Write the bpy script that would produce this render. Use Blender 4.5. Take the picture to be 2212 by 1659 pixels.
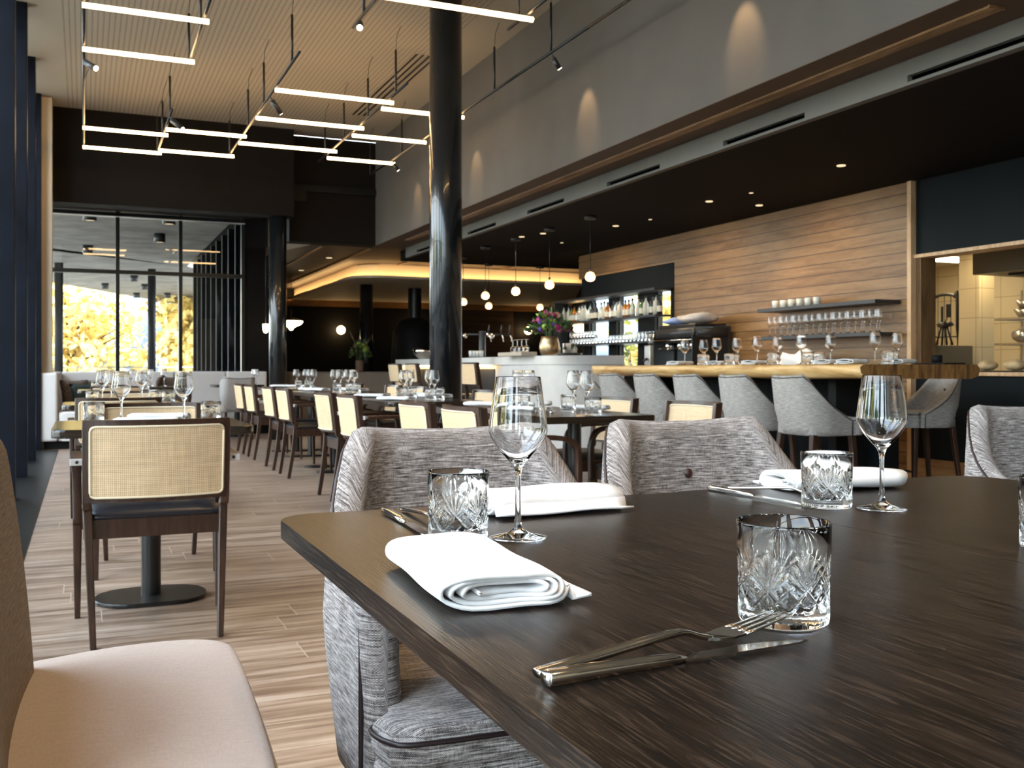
import bpy, bmesh, math, random
from math import pi, sin, cos, radians
from mathutils import Vector, Matrix
random.seed(7)
sc = bpy.context.scene
for o in list(bpy.data.objects): bpy.data.objects.remove(o)

# ------------------------------------------------------------------ camera
FPX, CXP, HYP, HC = 2130.0, 1106.0, 796.0, 0.985
YAW = math.atan(925/2130); SY, CY = sin(YAW), cos(YAW)
cam = bpy.data.cameras.new('camera'); camo = bpy.data.objects.new('camera', cam)
sc.collection.objects.link(camo); sc.camera = camo
camo.location = (0, 0, HC); camo.rotation_euler = (pi/2, 0, -YAW)
cam.sensor_width = 36; cam.sensor_fit = 'HORIZONTAL'; cam.lens = FPX/2212*36
cam.shift_y = -(829.5-HYP)/2212
cam.clip_start = 0.05; cam.clip_end = 300
cam.dof.use_dof = True; cam.dof.focus_distance = 1.12; cam.dof.aperture_fstop = 19

# ------------------------------------------------------------------ world, sun, exposure
w = bpy.data.worlds.new('sky'); sc.world = w; w.use_nodes = True
wn = w.node_tree; wn.nodes.clear()
wo = wn.nodes.new('ShaderNodeOutputWorld'); wb = wn.nodes.new('ShaderNodeBackground')
tc = wn.nodes.new('ShaderNodeTexCoord'); sep = wn.nodes.new('ShaderNodeSeparateXYZ')
cr = wn.nodes.new('ShaderNodeValToRGB'); nz = wn.nodes.new('ShaderNodeTexNoise')
nz.inputs['Scale'].default_value = 3.0; nz.inputs['Detail'].default_value = 4
mx = wn.nodes.new('ShaderNodeMixRGB'); mx.blend_type = 'MIX'
cr.color_ramp.elements[0].color = (0.80, 0.90, 1.0, 1); cr.color_ramp.elements[1].color = (0.42, 0.62, 1.0, 1)
cl = wn.nodes.new('ShaderNodeValToRGB')
cl.color_ramp.elements[0].position = 0.42; cl.color_ramp.elements[1].position = 0.62
wn.links.new(tc.outputs['Generated'], sep.inputs[0]); wn.links.new(sep.outputs['Z'], cr.inputs[0])
wn.links.new(tc.outputs['Generated'], nz.inputs['Vector']); wn.links.new(nz.outputs[0], cl.inputs[0])
wn.links.new(cl.outputs[0], mx.inputs[0]); wn.links.new(cr.outputs[0], mx.inputs[1]); mx.inputs[2].default_value = (1, 1, 1, 1)
wn.links.new(mx.outputs[0], wb.inputs[0]); wn.links.new(wb.outputs[0], wo.inputs[0])
wb.inputs[1].default_value = 6.6
sun = bpy.data.lights.new('sun', 'SUN'); sun.energy = 10; sun.angle = 0.01; sun.color = (1, .93, .8)
suno = bpy.data.objects.new('sun', sun); sc.collection.objects.link(suno)
suno.rotation_euler = Vector((.25, -.62, .75)).to_track_quat('Z', 'Y').to_euler()
sc.view_settings.view_transform = 'Standard'; sc.view_settings.look = 'None'
sc.view_settings.exposure = 0.95
sc.cycles.max_bounces = 16; sc.cycles.transmission_bounces = 16; sc.cycles.transparent_max_bounces = 24; sc.cycles.glossy_bounces = 6; sc.view_settings.gamma = 1
WIN_Y = [-5.3, -3.6, -1.9, -0.2, 1.5, 3.2, 4.9, 6.5, 8.2, 9.9, 11.6, 13.3]
CEIL = 4.29
def area(name, loc, rot, sx, sy, power, col, portal=False, shape='RECTANGLE'):
    l = bpy.data.lights.new(name, 'AREA'); l.shape = shape; l.size = sx; l.size_y = sy
    l.energy = power; l.color = col
    if portal: l.cycles.is_portal = True
    o = bpy.data.objects.new(name, l); sc.collection.objects.link(o); o.location = loc; o.rotation_euler = rot
    return o
for i in range(len(WIN_Y)-1):   # light portals in the openings of the window wall
    a, b = WIN_Y[i]+.1, WIN_Y[i+1]-.1
    area('window_portal', (-.86, (a+b)/2, 2.1), (0, -pi/2, 0), 4.1, b-a, 1, (1, 1, 1), True)
area('window_portal', (-.86, 14.85, 1.7), (0, -pi/2, 0), 3.2, 2.4, 1, (1, 1, 1), True)
area('window_portal', (.95, 16.35, 1.9), (-pi/2, 0, 0), 2.8, 2.7, 1, (1, 1, 1), True)

# ------------------------------------------------------------------ node helpers / materials
def mat(name):
    m = bpy.data.materials.new(name); m.use_nodes = True
    nt = m.node_tree; b = nt.nodes['Principled BSDF']; return m, nt, b
def setp(b, **k):
    for n, v in k.items():
        n = {'color': 'Base Color', 'rough': 'Roughness', 'metal': 'Metallic', 'spec': 'Specular IOR Level', 'trans': 'Transmission Weight', 'ior': 'IOR', 'coat': 'Coat Weight', 'coatr': 'Coat Roughness', 'emc': 'Emission Color', 'ems': 'Emission Strength', 'sheen': 'Sheen Weight'}[n]
        if n in ('Base Color', 'Emission Color'): v = (*v, 1)
        b.inputs[n].default_value = v
def N(nt, t, **k):
    n = nt.nodes.new(t)
    for a, v in k.items():
        if a.startswith('_'): setattr(n, a[1:], v)
        else: n.inputs[a.replace('__', ' ')].default_value = v
    return n
def L(nt, a, b): nt.links.new(a, b)
def coords(nt, scale=(1, 1, 1), kind='Object', rot=(0, 0, 0)):
    t = N(nt, 'ShaderNodeTexCoord'); mp = N(nt, 'ShaderNodeMapping')
    mp.inputs['Scale'].default_value = scale; mp.inputs['Rotation'].default_value = rot
    L(nt, t.outputs[kind], mp.inputs[0]); return mp.outputs[0]
def ramp(nt, src, stops):
    r = N(nt, 'ShaderNodeValToRGB'); e = r.color_ramp.elements
    while len(e) < len(stops): e.new(0.5)
    for x, (p, c) in zip(e, stops): x.position = p; x.color = (*c, 1)
    L(nt, src, r.inputs[0]); return r.outputs[0]
def math_(nt, op, a, b=None, c=None):
    n = N(nt, 'ShaderNodeMath', _operation=op)
    for i, v in enumerate((a, b, c)):
        if v is None: continue
        if isinstance(v, (int, float)): n.inputs[i].default_value = v
        else: L(nt, v, n.inputs[i])
    return n.outputs[0]
def mixc(nt, fac, a, b, mode='MIX'):
    n = N(nt, 'ShaderNodeMixRGB', _blend_type=mode)
    for i, v in enumerate((fac, a, b)):
        if isinstance(v, (int, float)): n.inputs[i].default_value = v
        elif isinstance(v, tuple): n.inputs[i].default_value = (*v, 1)
        else: L(nt, v, n.inputs[i])
    return n.outputs[0]
def bump(nt, b, h, s, d=.002):
    n = N(nt, 'ShaderNodeBump', Strength=s, Distance=d); L(nt, h, n.inputs['Height']); L(nt, n.outputs[0], b.inputs['Normal'])
def plain(name, col, rough=.5, noise=0.0, nscale=8, bumps=0, **k):
    m, nt, b = mat(name); setp(b, color=col, rough=rough, **k)
    if noise or bumps:
        t = N(nt, 'ShaderNodeTexNoise', Scale=nscale, Detail=5); L(nt, coords(nt), t.inputs['Vector'])
        if noise:
            c2 = tuple(max(0, c*(1-noise)) for c in col); c3 = tuple(min(1, c*(1+noise)) for c in col)
            L(nt, ramp(nt, t.outputs[0], [(.3, c2), (.7, c3)]), b.inputs['Base Color'])
        if bumps: bump(nt, b, t.outputs[0], bumps)
    return m
def emis(name, col, s):
    m, nt, b = mat(name); setp(b, color=(0, 0, 0), emc=col, ems=s, rough=.4); return m
def grain(name, cols, axis='Y', scale=1.0, rough=.4, bs=.2, stretch=14, plank=None, seam=(.02, .01, .005), wave=True, coat=0, spec=.5, fiber=None):
    """wood: stretched noise along an axis, optional plank seams (spacing, axis)"""
    m, nt, b = mat(name); setp(b, rough=rough, coat=coat, coatr=.15, spec=spec)
    s = {'X': (1, stretch, stretch), 'Y': (stretch, 1, stretch), 'Z': (stretch, stretch, 1)}[axis]
    v = coords(nt, tuple(x*scale for x in s))
    t = N(nt, 'ShaderNodeTexNoise', Scale=1.6, Detail=8, Roughness=.62, Distortion=.6); L(nt, v, t.inputs['Vector'])
    c = ramp(nt, t.outputs[0], [(.36, cols[0]), (.5, cols[1]), (.66, cols[2])])
    h = t.outputs[0]
    if wave:
        t2 = N(nt, 'ShaderNodeTexNoise', Scale=9, Detail=3, Roughness=.7); L(nt, v, t2.inputs['Vector'])
        f = math_(nt, 'GREATER_THAN', t2.outputs[0], .57)
        c = mixc(nt, math_(nt, 'MULTIPLY', f, .45 if fiber is None else .85), c, fiber or cols[0]); h = t2.outputs[0]
    if plank:
        sp, ax, off = plank
        tcn = N(nt, 'ShaderNodeTexCoord'); sx = N(nt, 'ShaderNodeSeparateXYZ'); L(nt, tcn.outputs['Object'], sx.inputs[0])
        q = math_(nt, 'DIVIDE', math_(nt, 'ADD', sx.outputs[ax], 50+off), sp)
        fr = math_(nt, 'FRACT', q); idx = math_(nt, 'FLOOR', q)
        line = math_(nt, 'LESS_THAN', fr, .07)
        wn2 = N(nt, 'ShaderNodeTexWhiteNoise', _noise_dimensions='1D'); L(nt, idx, wn2.inputs['W'])
        c = mixc(nt, .35, c, ramp(nt, wn2.outputs[0], [(0, cols[0]), (1, cols[2])]))
        c = mixc(nt, line, c, seam)
        hh = math_(nt, 'SUBTRACT', 1, line); bump(nt, b, hh, .6, .006)
    else: bump(nt, b, h, bs, .001)
    L(nt, c, b.inputs['Base Color']); return m

def tweed(name, light, mid, dark, p=.0026, rough=.9, slub=.5):
    m, nt, b = mat(name); setp(b, rough=rough, spec=.2, sheen=.15)
    u = N(nt, 'ShaderNodeUVMap'); s = N(nt, 'ShaderNodeSeparateXYZ'); L(nt, u.outputs[0], s.inputs[0])
    wx = math_(nt, 'SINE', math_(nt, 'MULTIPLY', s.outputs[0], 2*pi/p)); wy = math_(nt, 'SINE', math_(nt, 'MULTIPLY', s.outputs[1], 2*pi/p))
    wv = math_(nt, 'MULTIPLY', wx, wy)
    mp = N(nt, 'ShaderNodeMapping'); mp.inputs['Scale'].default_value = (9, 150, 1); L(nt, u.outputs[0], mp.inputs[0])
    t = N(nt, 'ShaderNodeTexNoise', Scale=2, Detail=4, Roughness=.7); L(nt, mp.outputs[0], t.inputs['Vector'])
    mp2 = N(nt, 'ShaderNodeMapping'); mp2.inputs['Scale'].default_value = (90, 22, 1); L(nt, u.outputs[0], mp2.inputs[0])
    t3 = N(nt, 'ShaderNodeTexNoise', Scale=3, Detail=3, Roughness=.7); L(nt, mp2.outputs[0], t3.inputs['Vector'])
    f = math_(nt, 'ADD', math_(nt, 'MULTIPLY', wv, .22), math_(nt, 'ADD', math_(nt, 'MULTIPLY', math_(nt, 'SUBTRACT', t.outputs[0], .5), slub*2.1), math_(nt, 'ADD', math_(nt, 'MULTIPLY', t3.outputs[0], .45), .27)))
    c = ramp(nt, f, [(.25, dark), (.5, mid), (.78, light)])
    L(nt, c, b.inputs['Base Color']); bump(nt, b, wv, .5, .0012); return m

def cane(name, light, dark, p=.0065, hole=.22):
    m, nt, b = mat(name); setp(b, rough=.6)
    u = N(nt, 'ShaderNodeUVMap'); s = N(nt, 'ShaderNodeSeparateXYZ'); L(nt, u.outputs[0], s.inputs[0])
    def st(o): return math_(nt, 'ABSOLUTE', math_(nt, 'SUBTRACT', math_(nt, 'FRACT', math_(nt, 'DIVIDE', o, p)), .5))
    a = math_(nt, 'GREATER_THAN', st(s.outputs[0]), hole); c2 = math_(nt, 'GREATER_THAN', st(s.outputs[1]), hole)
    weave = math_(nt, 'MAXIMUM', a, c2)
    mp = N(nt, 'ShaderNodeMapping'); mp.inputs['Scale'].default_value = (60, 4, 1); L(nt, u.outputs[0], mp.inputs[0])
    t = N(nt, 'ShaderNodeTexNoise', Scale=2, Detail=3); L(nt, mp.outputs[0], t.inputs['Vector'])
    mp3 = N(nt, 'ShaderNodeMapping'); mp3.inputs['Scale'].default_value = (4, 60, 1); L(nt, u.outputs[0], mp3.inputs[0])
    t3 = N(nt, 'ShaderNodeTexNoise', Scale=2, Detail=3); L(nt, mp3.outputs[0], t3.inputs['Vector'])
    tt = math_(nt, 'MULTIPLY', math_(nt, 'ADD', t.outputs[0], t3.outputs[0]), .5)
    lt = ramp(nt, tt, [(.35, tuple(x*.72 for x in light)), (.62, light)])
    col = mixc(nt, weave, dark, lt); L(nt, col, b.inputs['Base Color']); bump(nt, b, weave, .4, .001); return m

def glass(name, tint=(1, 1, 1), rough=0.0, ior=1.5):
    m = bpy.data.materials.new(name); m.use_nodes = True; nt = m.node_tree; nt.nodes.clear()
    g = N(nt, 'ShaderNodeBsdfGlass', Roughness=rough, IOR=ior); g.inputs['Color'].default_value = (*tint, 1)
    o = N(nt, 'ShaderNodeOutputMaterial'); L(nt, g.outputs[0], o.inputs[0]); return m
def thin_glass(name, tint=(1, 1, 1), refl=1.0, rough=.02, ior=1.5):
    m = bpy.data.materials.new(name); m.use_nodes = True; nt = m.node_tree; nt.nodes.clear()
    t = N(nt, 'ShaderNodeBsdfTransparent'); t.inputs[0].default_value = (*tint, 1)
    g = N(nt, 'ShaderNodeBsdfGlossy', Roughness=rough); f = N(nt, 'ShaderNodeFresnel', IOR=ior)
    mxs = N(nt, 'ShaderNodeMixShader'); o = N(nt, 'ShaderNodeOutputMaterial')
    geo = N(nt, 'ShaderNodeNewGeometry'); L(nt, math_(nt, 'MULTIPLY', math_(nt, 'MULTIPLY', f.outputs[0], refl), math_(nt, 'SUBTRACT', 1, geo.outputs['Backfacing'])), mxs.inputs[0]); L(nt, t.outputs[0], mxs.inputs[1]); L(nt, g.outputs[0], mxs.inputs[2]); L(nt, mxs.outputs[0], o.inputs[0]); return m

M = {}
M['dark_blue'] = plain('dark_blue_black_metal', (.0028, .0042, .0085), .45, .4, 3, spec=.12)
M['black'] = plain('matt_black', (.010, .010, .010), .55, spec=.12)
M['blackm'] = plain('black_powder_coat', (.012, .013, .013), .35, metal=.3)
M['column'] = plain('black_satin_column_paint', (.006, .008, .010), .22, coat=.5)
M['charcoal'] = plain('charcoal_brown_plaster', (.0065, .0052, .0048), .7, .15, 5, spec=.12)
M['taupe'] = plain('taupe_grey_plaster', (.082, .070, .060), .75, .06, 3, spec=.25)
M['fascia'] = plain('grey_beige_plaster', (.11, .10, .085), .75, .05, 3, spec=.25)
M['brownsoffit'] = plain('warm_brown_soffit', (.075, .045, .028), .6, .1, 3, spec=.25)
M['blackceil'] = plain('black_ceiling_paint', (.006, .0045, .004), .8, spec=.12)
M['navy'] = plain('navy_black_wall_paint', (.006, .0085, .010), .6, .1, 3, spec=.12)
M['cream'] = plain('cream_plaster', (.62, .54, .42), .7, .04, 2)
M['offwhite'] = plain('off_white_plaster', (.42, .37, .30), .8, .04, 2)
M['counter'] = plain('pale_mineral_counter', (.58, .57, .56), .45, .06, 6)
M['chairwood'] = grain('dark_walnut_chair_wood', [(.022, .009, .004), (.040, .017, .009), (.060, .027, .015)], 'Z', 3, .34, .05, 10, coat=.2)
M['chairtop'] = M['chairwood']
M['tabletop'] = grain('dark_stained_oak_tabletop', [(.003, .0018, .0012), (.0065, .0037, .0026), (.020, .012, .0078)], 'Y', 1.5, .30, .6, 24, coat=0, spec=.28, fiber=(.038, .024, .016))
M['slab'] = grain('live_edge_blond_wood', [(.36, .18, .055), (.62, .38, .15), (.78, .54, .27)], 'Y', 1.2, .4, .2, 7, wave=False)
M['slabend'] = grain('sawn_end_grain_brown', [(.07, .028, .008), (.22, .10, .028), (.34, .17, .05)], 'Z', 2, .5, .2, 6, wave=True)
M['wallwood'] = grain('oak_plank_wall', [(.13, .062, .020), (.215, .112, .043), (.29, .165, .072)], 'Y', 1.0, .42, .1, 10, (.1047, 2, .02), (.035, .016, .007))
M['woodtrim'] = grain('pale_oak_edge_trim', [(.42, .25, .12), (.55, .34, .18), (.6, .4, .24)], 'Z', 1.5, .45, .1, 8)
M['jamb'] = grain('brown_oak_jamb', [(.07, .032, .010), (.12, .06, .02), (.17, .09, .035)], 'Z', 1.5, .45, .1, 8)
M['backwood'] = grain('dark_brown_slatted_wood', [(.03, .014, .006), (.06, .028, .012), (.10, .05, .022)], 'X', 1, .5, .1, 8, (.13, 2, 0), (.012, .006, .003))
M['band'] = grain('orange_brown_wood_band', [(.16, .07, .02), (.25, .115, .035), (.32, .15, .05)], 'X', 1, .45, .1, 8)
M['slatceil'] = grain('dark_slatted_ceiling', [(.022, .011, .006), (.05, .024, .012), (.09, .042, .02)], 'X', 1, .5, .1, 8, (.16, 1, 0), (.006, .003, .002))
M['plinth'] = grain('brown_oak_plinth', [(.16, .08, .03), (.25, .13, .055), (.33, .18, .08)], 'Y', 1, .45, .1, 8)
M['leather'] = plain('black_leather', (.012, .013, .018), .33, .2, 60, .15)
M['apron'] = M['chairwood']
M['tweed'] = tweed('grey_tweed_upholstery', (.68, .63, .61), (.23, .20, .19), (.016, .012, .012), slub=.75)
M['stooltweed'] = tweed('pale_grey_linen_upholstery', (.62, .59, .56), (.36, .335, .31), (.10, .088, .078), .005)
M['paletweed'] = tweed('light_grey_upholstery', (.55, .53, .52), (.42, .40, .39), (.24, .22, .21), .004)
M['shadetweed'] = tweed('upholstery_painted_in_shade', (.13, .095, .07), (.08, .055, .04), (.04, .028, .02), .004)  # shade on the chair before the banquette, put into the fabric colour
M['tan'] = tweed('taupe_twill_upholstery', (.42, .33, .25), (.28, .205, .145), (.10, .07, .05), .0022)
M['beige'] = tweed('smooth_beige_seat_fabric', (.58, .50, .46), (.50, .425, .38), (.38, .31, .27), .0016, slub=.25)
M['banq'] = plain('pale_grey_leatherette', (.60, .58, .58), .55, .03, 4)
M['booth'] = plain('taupe_leatherette', (.30, .25, .21), .6, .05, 4)
M['piping'] = plain('dark_brown_piping_cord', (.016, .007, .008), .45)
M['button'] = plain('dark_brown_button', (.030, .010, .008), .45)
M['cane'] = cane('woven_cane', (.80, .59, .36), (.27, .15, .07))
M['caneedge'] = plain('pale_cane_border', (.72, .60, .42), .5)
M['armcap'] = plain('satin_pale_metal_cap', (.72, .68, .66), .35, metal=.4)
M['steel'] = plain('polished_steel', (.78, .75, .70), .10, metal=1.0)
M['brushed'] = plain('brushed_steel', (.5, .48, .45), .3, .1, 30, metal=.9)
M['hood'] = plain('dull_steel_hood', (.12, .10, .07), .4, .08, 3, metal=.3)
M['brass'] = plain('hammered_brass', (.55, .40, .22), .32, .25, 30, .5, metal=.85)
M['napkin'] = plain('white_linen_napkin', (.74, .73, .73), .85, .02, 40, .15, sheen=.2)
M['glass'] = glass('clear_crystal')
M['barglass'] = glass('clear_barware_glass', (1, 1, 1), 0, 1.45)
M['pane'] = thin_glass('window_glass', (.93, .96, .95), 1.6, .0)
M['lampglass'] = thin_glass('lamp_glass_globe', (.9, .85, .8), 1.5, .1)
M['mirror'] = plain('mirror_glass', (.85, .86, .82), .03, metal=1.0)
M['tube'] = emis('warm_white_light_tube', (1, .63, .28), 12)
M['globe'] = emis('warm_glowing_globe', (1, .66, .30), 9)
M['cove'] = emis('warm_led_strip', (1, .62, .25), 13)
M['spotface'] = emis('lit_lamp_face', (1, .80, .50), 12)
M['dl'] = emis('lit_downlight', (1, .75, .45), .6)
M['void'] = plain('deep_black_slot', (.0008, .0008, .0008), .9, spec=0)
M['kpanel'] = emis('kitchen_ceiling_light_panel', (1, .88, .62), 5)
M['greenf'] = plain('green_leaves', (.05, .10, .03), .5, .5, 12)
M['greenl'] = plain('lime_green_petals', (.28, .42, .06), .5, .3, 12)
M['magenta'] = plain('magenta_petals', (.42, .02, .18), .5, .3, 20)
M['purple'] = plain('purple_petals', (.12, .05, .30), .5, .3, 20)
M['pink'] = plain('pale_pink_petals', (.60, .28, .22), .5, .2, 20)
M['straw'] = plain('dried_grass', (.34, .24, .14), .7, .2, 20)
M['terra'] = plain('terracotta_grey_vase', (.20, .13, .09), .6, .2, 10)
M['yellow'] = plain('yellow_autumn_leaves', (.80, .62, .22), .6, .25, .8)
M['yellow2'] = plain('pale_green_leaves', (.52, .50, .15), .6, .35, .8)
M['treegreen'] = plain('dark_green_leaves', (.10, .19, .05), .6, .4, .8)
M['bark'] = plain('brown_bark', (.08, .055, .035), .85, .4, 8)
M['concrete'] = plain('board_marked_concrete', (.17, .155, .135), .85, .35, 2.2, .3)
M['terrace'] = plain('terrace_paving', (.30, .29, .27), .8, .1, 3)
M['lawn'] = plain('pale_gravel_ground', (.30, .30, .29), .9, .3, 3)
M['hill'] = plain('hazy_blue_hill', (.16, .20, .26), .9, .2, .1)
M['blue'] = plain('blue_cloth', (.22, .30, .55), .8, .1, 20)
M['greycloth'] = plain('grey_tea_towel', (.42, .38, .36), .9, .2, 12)
M['cushgreen'] = plain('dark_green_velvet', (.012, .03, .022), .7)
M['red'] = plain('red_plastic', (.5, .02, .02), .5)
M['bread'] = plain('bread_crust', (.55, .38, .20), .7, .3, 12, .4)
M['spiritg'] = plain('green_bottle_glass', (.10, .20, .06), .08, trans=.4)
M['spirita'] = plain('amber_bottle_glass', (.50, .17, .03), .08, trans=.4)
M['spiritc'] = plain('clear_bottle_glass', (.62, .66, .62), .06, trans=.6)
M['shot'] = plain('frosted_small_glass', (.85, .88, .86), .12, trans=.45)
M['label'] = plain('cream_paper_label', (.60, .55, .45), .7)
M['dkplastic'] = plain('dark_plastic', (.02, .02, .022), .4)
M['ltbase'] = plain('black_cast_table_base', (.012, .011, .011), .32)
M['tablesmall'] = grain('black_stained_small_tabletop', [(.010, .006, .004), (.020, .012, .007), (.035, .022, .012)], 'X', 2, .26, .2, 20, coat=.3)

def floor_mat():
    m, nt, b = mat('wood_plank_floor'); setp(b, rough=.36)
    tcn = N(nt, 'ShaderNodeTexCoord'); s = N(nt, 'ShaderNodeSeparateXYZ'); L(nt, tcn.outputs['Object'], s.inputs[0])
    W, LN = .198, 1.2
    q = math_(nt, 'DIVIDE', math_(nt, 'ADD', s.outputs[1], 40), W); row = math_(nt, 'FLOOR', q); fr = math_(nt, 'FRACT', q)
    wn1 = N(nt, 'ShaderNodeTexWhiteNoise', _noise_dimensions='1D'); L(nt, row, wn1.inputs['W'])
    qx = math_(nt, 'ADD', math_(nt, 'DIVIDE', math_(nt, 'ADD', s.outputs[0], 40), LN), wn1.outputs[0])
    col = math_(nt, 'FLOOR', qx); fx = math_(nt, 'FRACT', qx)
    cb = N(nt, 'ShaderNodeCombineXYZ'); L(nt, row, cb.inputs[0]); L(nt, col, cb.inputs[1])
    wn2 = N(nt, 'ShaderNodeTexWhiteNoise', _noise_dimensions='2D'); L(nt, cb.outputs[0], wn2.inputs['Vector'])
    mp = N(nt, 'ShaderNodeMapping'); mp.inputs['Scale'].default_value = (1.1, 17, 1); L(nt, tcn.outputs['Object'], mp.inputs[0])
    off = N(nt, 'ShaderNodeVectorMath', _operation='ADD'); L(nt, mp.outputs[0], off.inputs[0])
    cb2 = N(nt, 'ShaderNodeCombineXYZ'); L(nt, math_(nt, 'MULTIPLY', wn2.outputs[0], 30), cb2.inputs[0]); L(nt, math_(nt, 'MULTIPLY', wn2.outputs[0], 11), cb2.inputs[2]); L(nt, cb2.outputs[0], off.inputs[1])
    t = N(nt, 'ShaderNodeTexNoise', Scale=1.5, Detail=7, Roughness=.6, Distortion=.4); L(nt, off.outputs[0], t.inputs['Vector'])
    c = ramp(nt, t.outputs[0], [(.37, (.095, .060, .042)), (.46, (.19, .128, .092)), (.54, (.29, .212, .160)), (.65, (.42, .335, .27))])
    c = mixc(nt, .22, c, ramp(nt, wn2.outputs[0], [(0, (.20, .13, .09)), (1, (.36, .26, .19))]))
    j = math_(nt, 'MAXIMUM', math_(nt, 'LESS_THAN', fr, .016), math_(nt, 'LESS_THAN', fx, .0035))
    c = mixc(nt, j, c, (.44, .36, .29)); L(nt, c, b.inputs['Base Color'])
    bump(nt, b, math_(nt, 'SUBTRACT', 1, j), .25, .002); return m
M['floor'] = floor_mat()
def ceil_mat():
    m, nt, b = mat('perforated_cream_ceiling'); setp(b, rough=.85)
    tcn = N(nt, 'ShaderNodeTexCoord'); s = N(nt, 'ShaderNodeSeparateXYZ'); L(nt, tcn.outputs['Object'], s.inputs[0])
    fx = math_(nt, 'FRACT', math_(nt, 'DIVIDE', math_(nt, 'ADD', s.outputs[0], 40), .05))
    fy = math_(nt, 'FRACT', math_(nt, 'DIVIDE', math_(nt, 'ADD', s.outputs[1], 40), .05))
    dx = math_(nt, 'ABSOLUTE', math_(nt, 'SUBTRACT', fx, .5)); dy = math_(nt, 'ABSOLUTE', math_(nt, 'SUBTRACT', fy, .5))
    hole = math_(nt, 'MULTIPLY', math_(nt, 'LESS_THAN', dx, .16), math_(nt, 'LESS_THAN', dy, .30))
    inside = math_(nt, 'MULTIPLY', math_(nt, 'GREATER_THAN', s.outputs[0], -.2), math_(nt, 'LESS_THAN', s.outputs[0], 3.4))
    hole = math_(nt, 'MULTIPLY', hole, inside)
    L(nt, mixc(nt, hole, (.285, .24, .185), (.14, .112, .082)), b.inputs['Base Color']); return m
M['ceil'] = ceil_mat()
def tile_mat():
    m, nt, b = mat('cream_wall_tile'); setp(b, rough=.35, color=(.62, .50, .30))
    t = N(nt, 'ShaderNodeTexBrick', Scale=1.0, Mortar__Size=.004, _offset=0.0); t.inputs['Color1'].default_value = (.60, .50, .32, 1); t.inputs['Color2'].default_value = (.64, .53, .34, 1); t.inputs['Mortar'].default_value = (.34, .27, .16, 1)
    t.inputs['Brick Width'].default_value = .3; t.inputs['Row Height'].default_value = .3
    tcn = N(nt, 'ShaderNodeTexCoord'); s = N(nt, 'ShaderNodeSeparateXYZ'); L(nt, tcn.outputs['Object'], s.inputs[0])
    cb = N(nt, 'ShaderNodeCombineXYZ'); L(nt, math_(nt, 'ADD', s.outputs[0], s.outputs[1]), cb.inputs[0]); L(nt, s.outputs[2], cb.inputs[1])
    L(nt, cb.outputs[0], t.inputs['Vector']); L(nt, t.outputs[0], b.inputs['Base Color']); return m
M['tile'] = tile_mat()
def cush_mat():
    m, nt, b = mat('black_cream_rust_pattern_velvet'); setp(b, rough=.8)
    t = N(nt, 'ShaderNodeTexWave', Scale=14, Distortion=9, Detail=2); L(nt, coords(nt), t.inputs['Vector'])
    L(nt, ramp(nt, t.outputs[0], [(.3, (.012, .012, .014)), (.5, (.45, .25, .13)), (.62, (.62, .56, .5)), (.75, (.02, .02, .03))]), b.inputs['Base Color']); return m
M['cushpat'] = cush_mat()

# ------------------------------------------------------------------ mesh helpers
def obj(name, me, m=None, parent=None, smooth=False):
    o = bpy.data.objects.new(name, me); sc.collection.objects.link(o)
    if m is not None:
        for x in (m if isinstance(m, (list, tuple)) else [m]): me.materials.append(M[x] if isinstance(x, str) else x)
    if parent: o.parent = parent
    if smooth:
        me.polygons.foreach_set('use_smooth', [True]*len(me.polygons))
    return o
def boxuv(me):
    uv = me.uv_layers.new(name='UVMap') if not me.uv_layers else me.uv_layers[0]
    for p in me.polygons:
        n = p.normal; a = max(range(3), key=lambda i: abs(n[i]))
        for li in p.loop_indices:
            c = me.vertices[me.loops[li].vertex_index].co
            uv.data[li].uv = ((c.y, c.z), (c.x, c.z), (c.x, c.y))[a]
def bm_out(bm, uvbox=True):
    me = bpy.data.meshes.new('mesh'); bmesh.ops.recalc_face_normals(bm, faces=bm.faces); bm.to_mesh(me); bm.free()
    if uvbox: boxuv(me)
    return me
def bm_box(bm, x0, x1, y0, y1, z0, z1, mtx=None):
    vs = [bm.verts.new(Vector((x, y, z))) for z in (z0, z1) for y in (y0, y1) for x in (x0, x1)]
    fs = [(0, 2, 3, 1), (4, 5, 7, 6), (0, 1, 5, 4), (2, 6, 7, 3), (0, 4, 6, 2), (1, 3, 7, 5)]
    for f in fs: bm.faces.new([vs[i] for i in f])
    if mtx is not None:
        for v in vs: v.co = mtx @ v.co
    return vs
def box(name, x0, x1, y0, y1, z0, z1, m, parent=None, bev=0, smooth=False, seg=2):
    bm = bmesh.new(); bm_box(bm, x0, x1, y0, y1, z0, z1)
    if bev: bmesh.ops.bevel(bm, geom=list(bm.edges), offset=bev, segments=seg, affect='EDGES', profile=.6)
    return obj(name, bm_out(bm), m, parent, smooth)
def prism(name, pts, z0, z1, m, parent=None, bev=0, smooth=False, seg=3):
    bm = bmesh.new(); lo = [bm.verts.new((x, y, z0)) for x, y in pts]; hi = [bm.verts.new((x, y, z1)) for x, y in pts]
    n = len(pts); fb = bm.faces.new(lo[::-1]); ft = bm.faces.new(hi)
    for i in range(n): bm.faces.new((lo[i], lo[(i+1) % n], hi[(i+1) % n], hi[i]))
    if bev:
        ed = [e for e in bm.edges if len(set(round(v.co.z, 5) for v in e.verts)) == 1]
        bmesh.ops.bevel(bm, geom=ed, offset=bev, segments=seg, affect='EDGES', profile=.5)
    return obj(name, bm_out(bm), m, parent, smooth)
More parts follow.
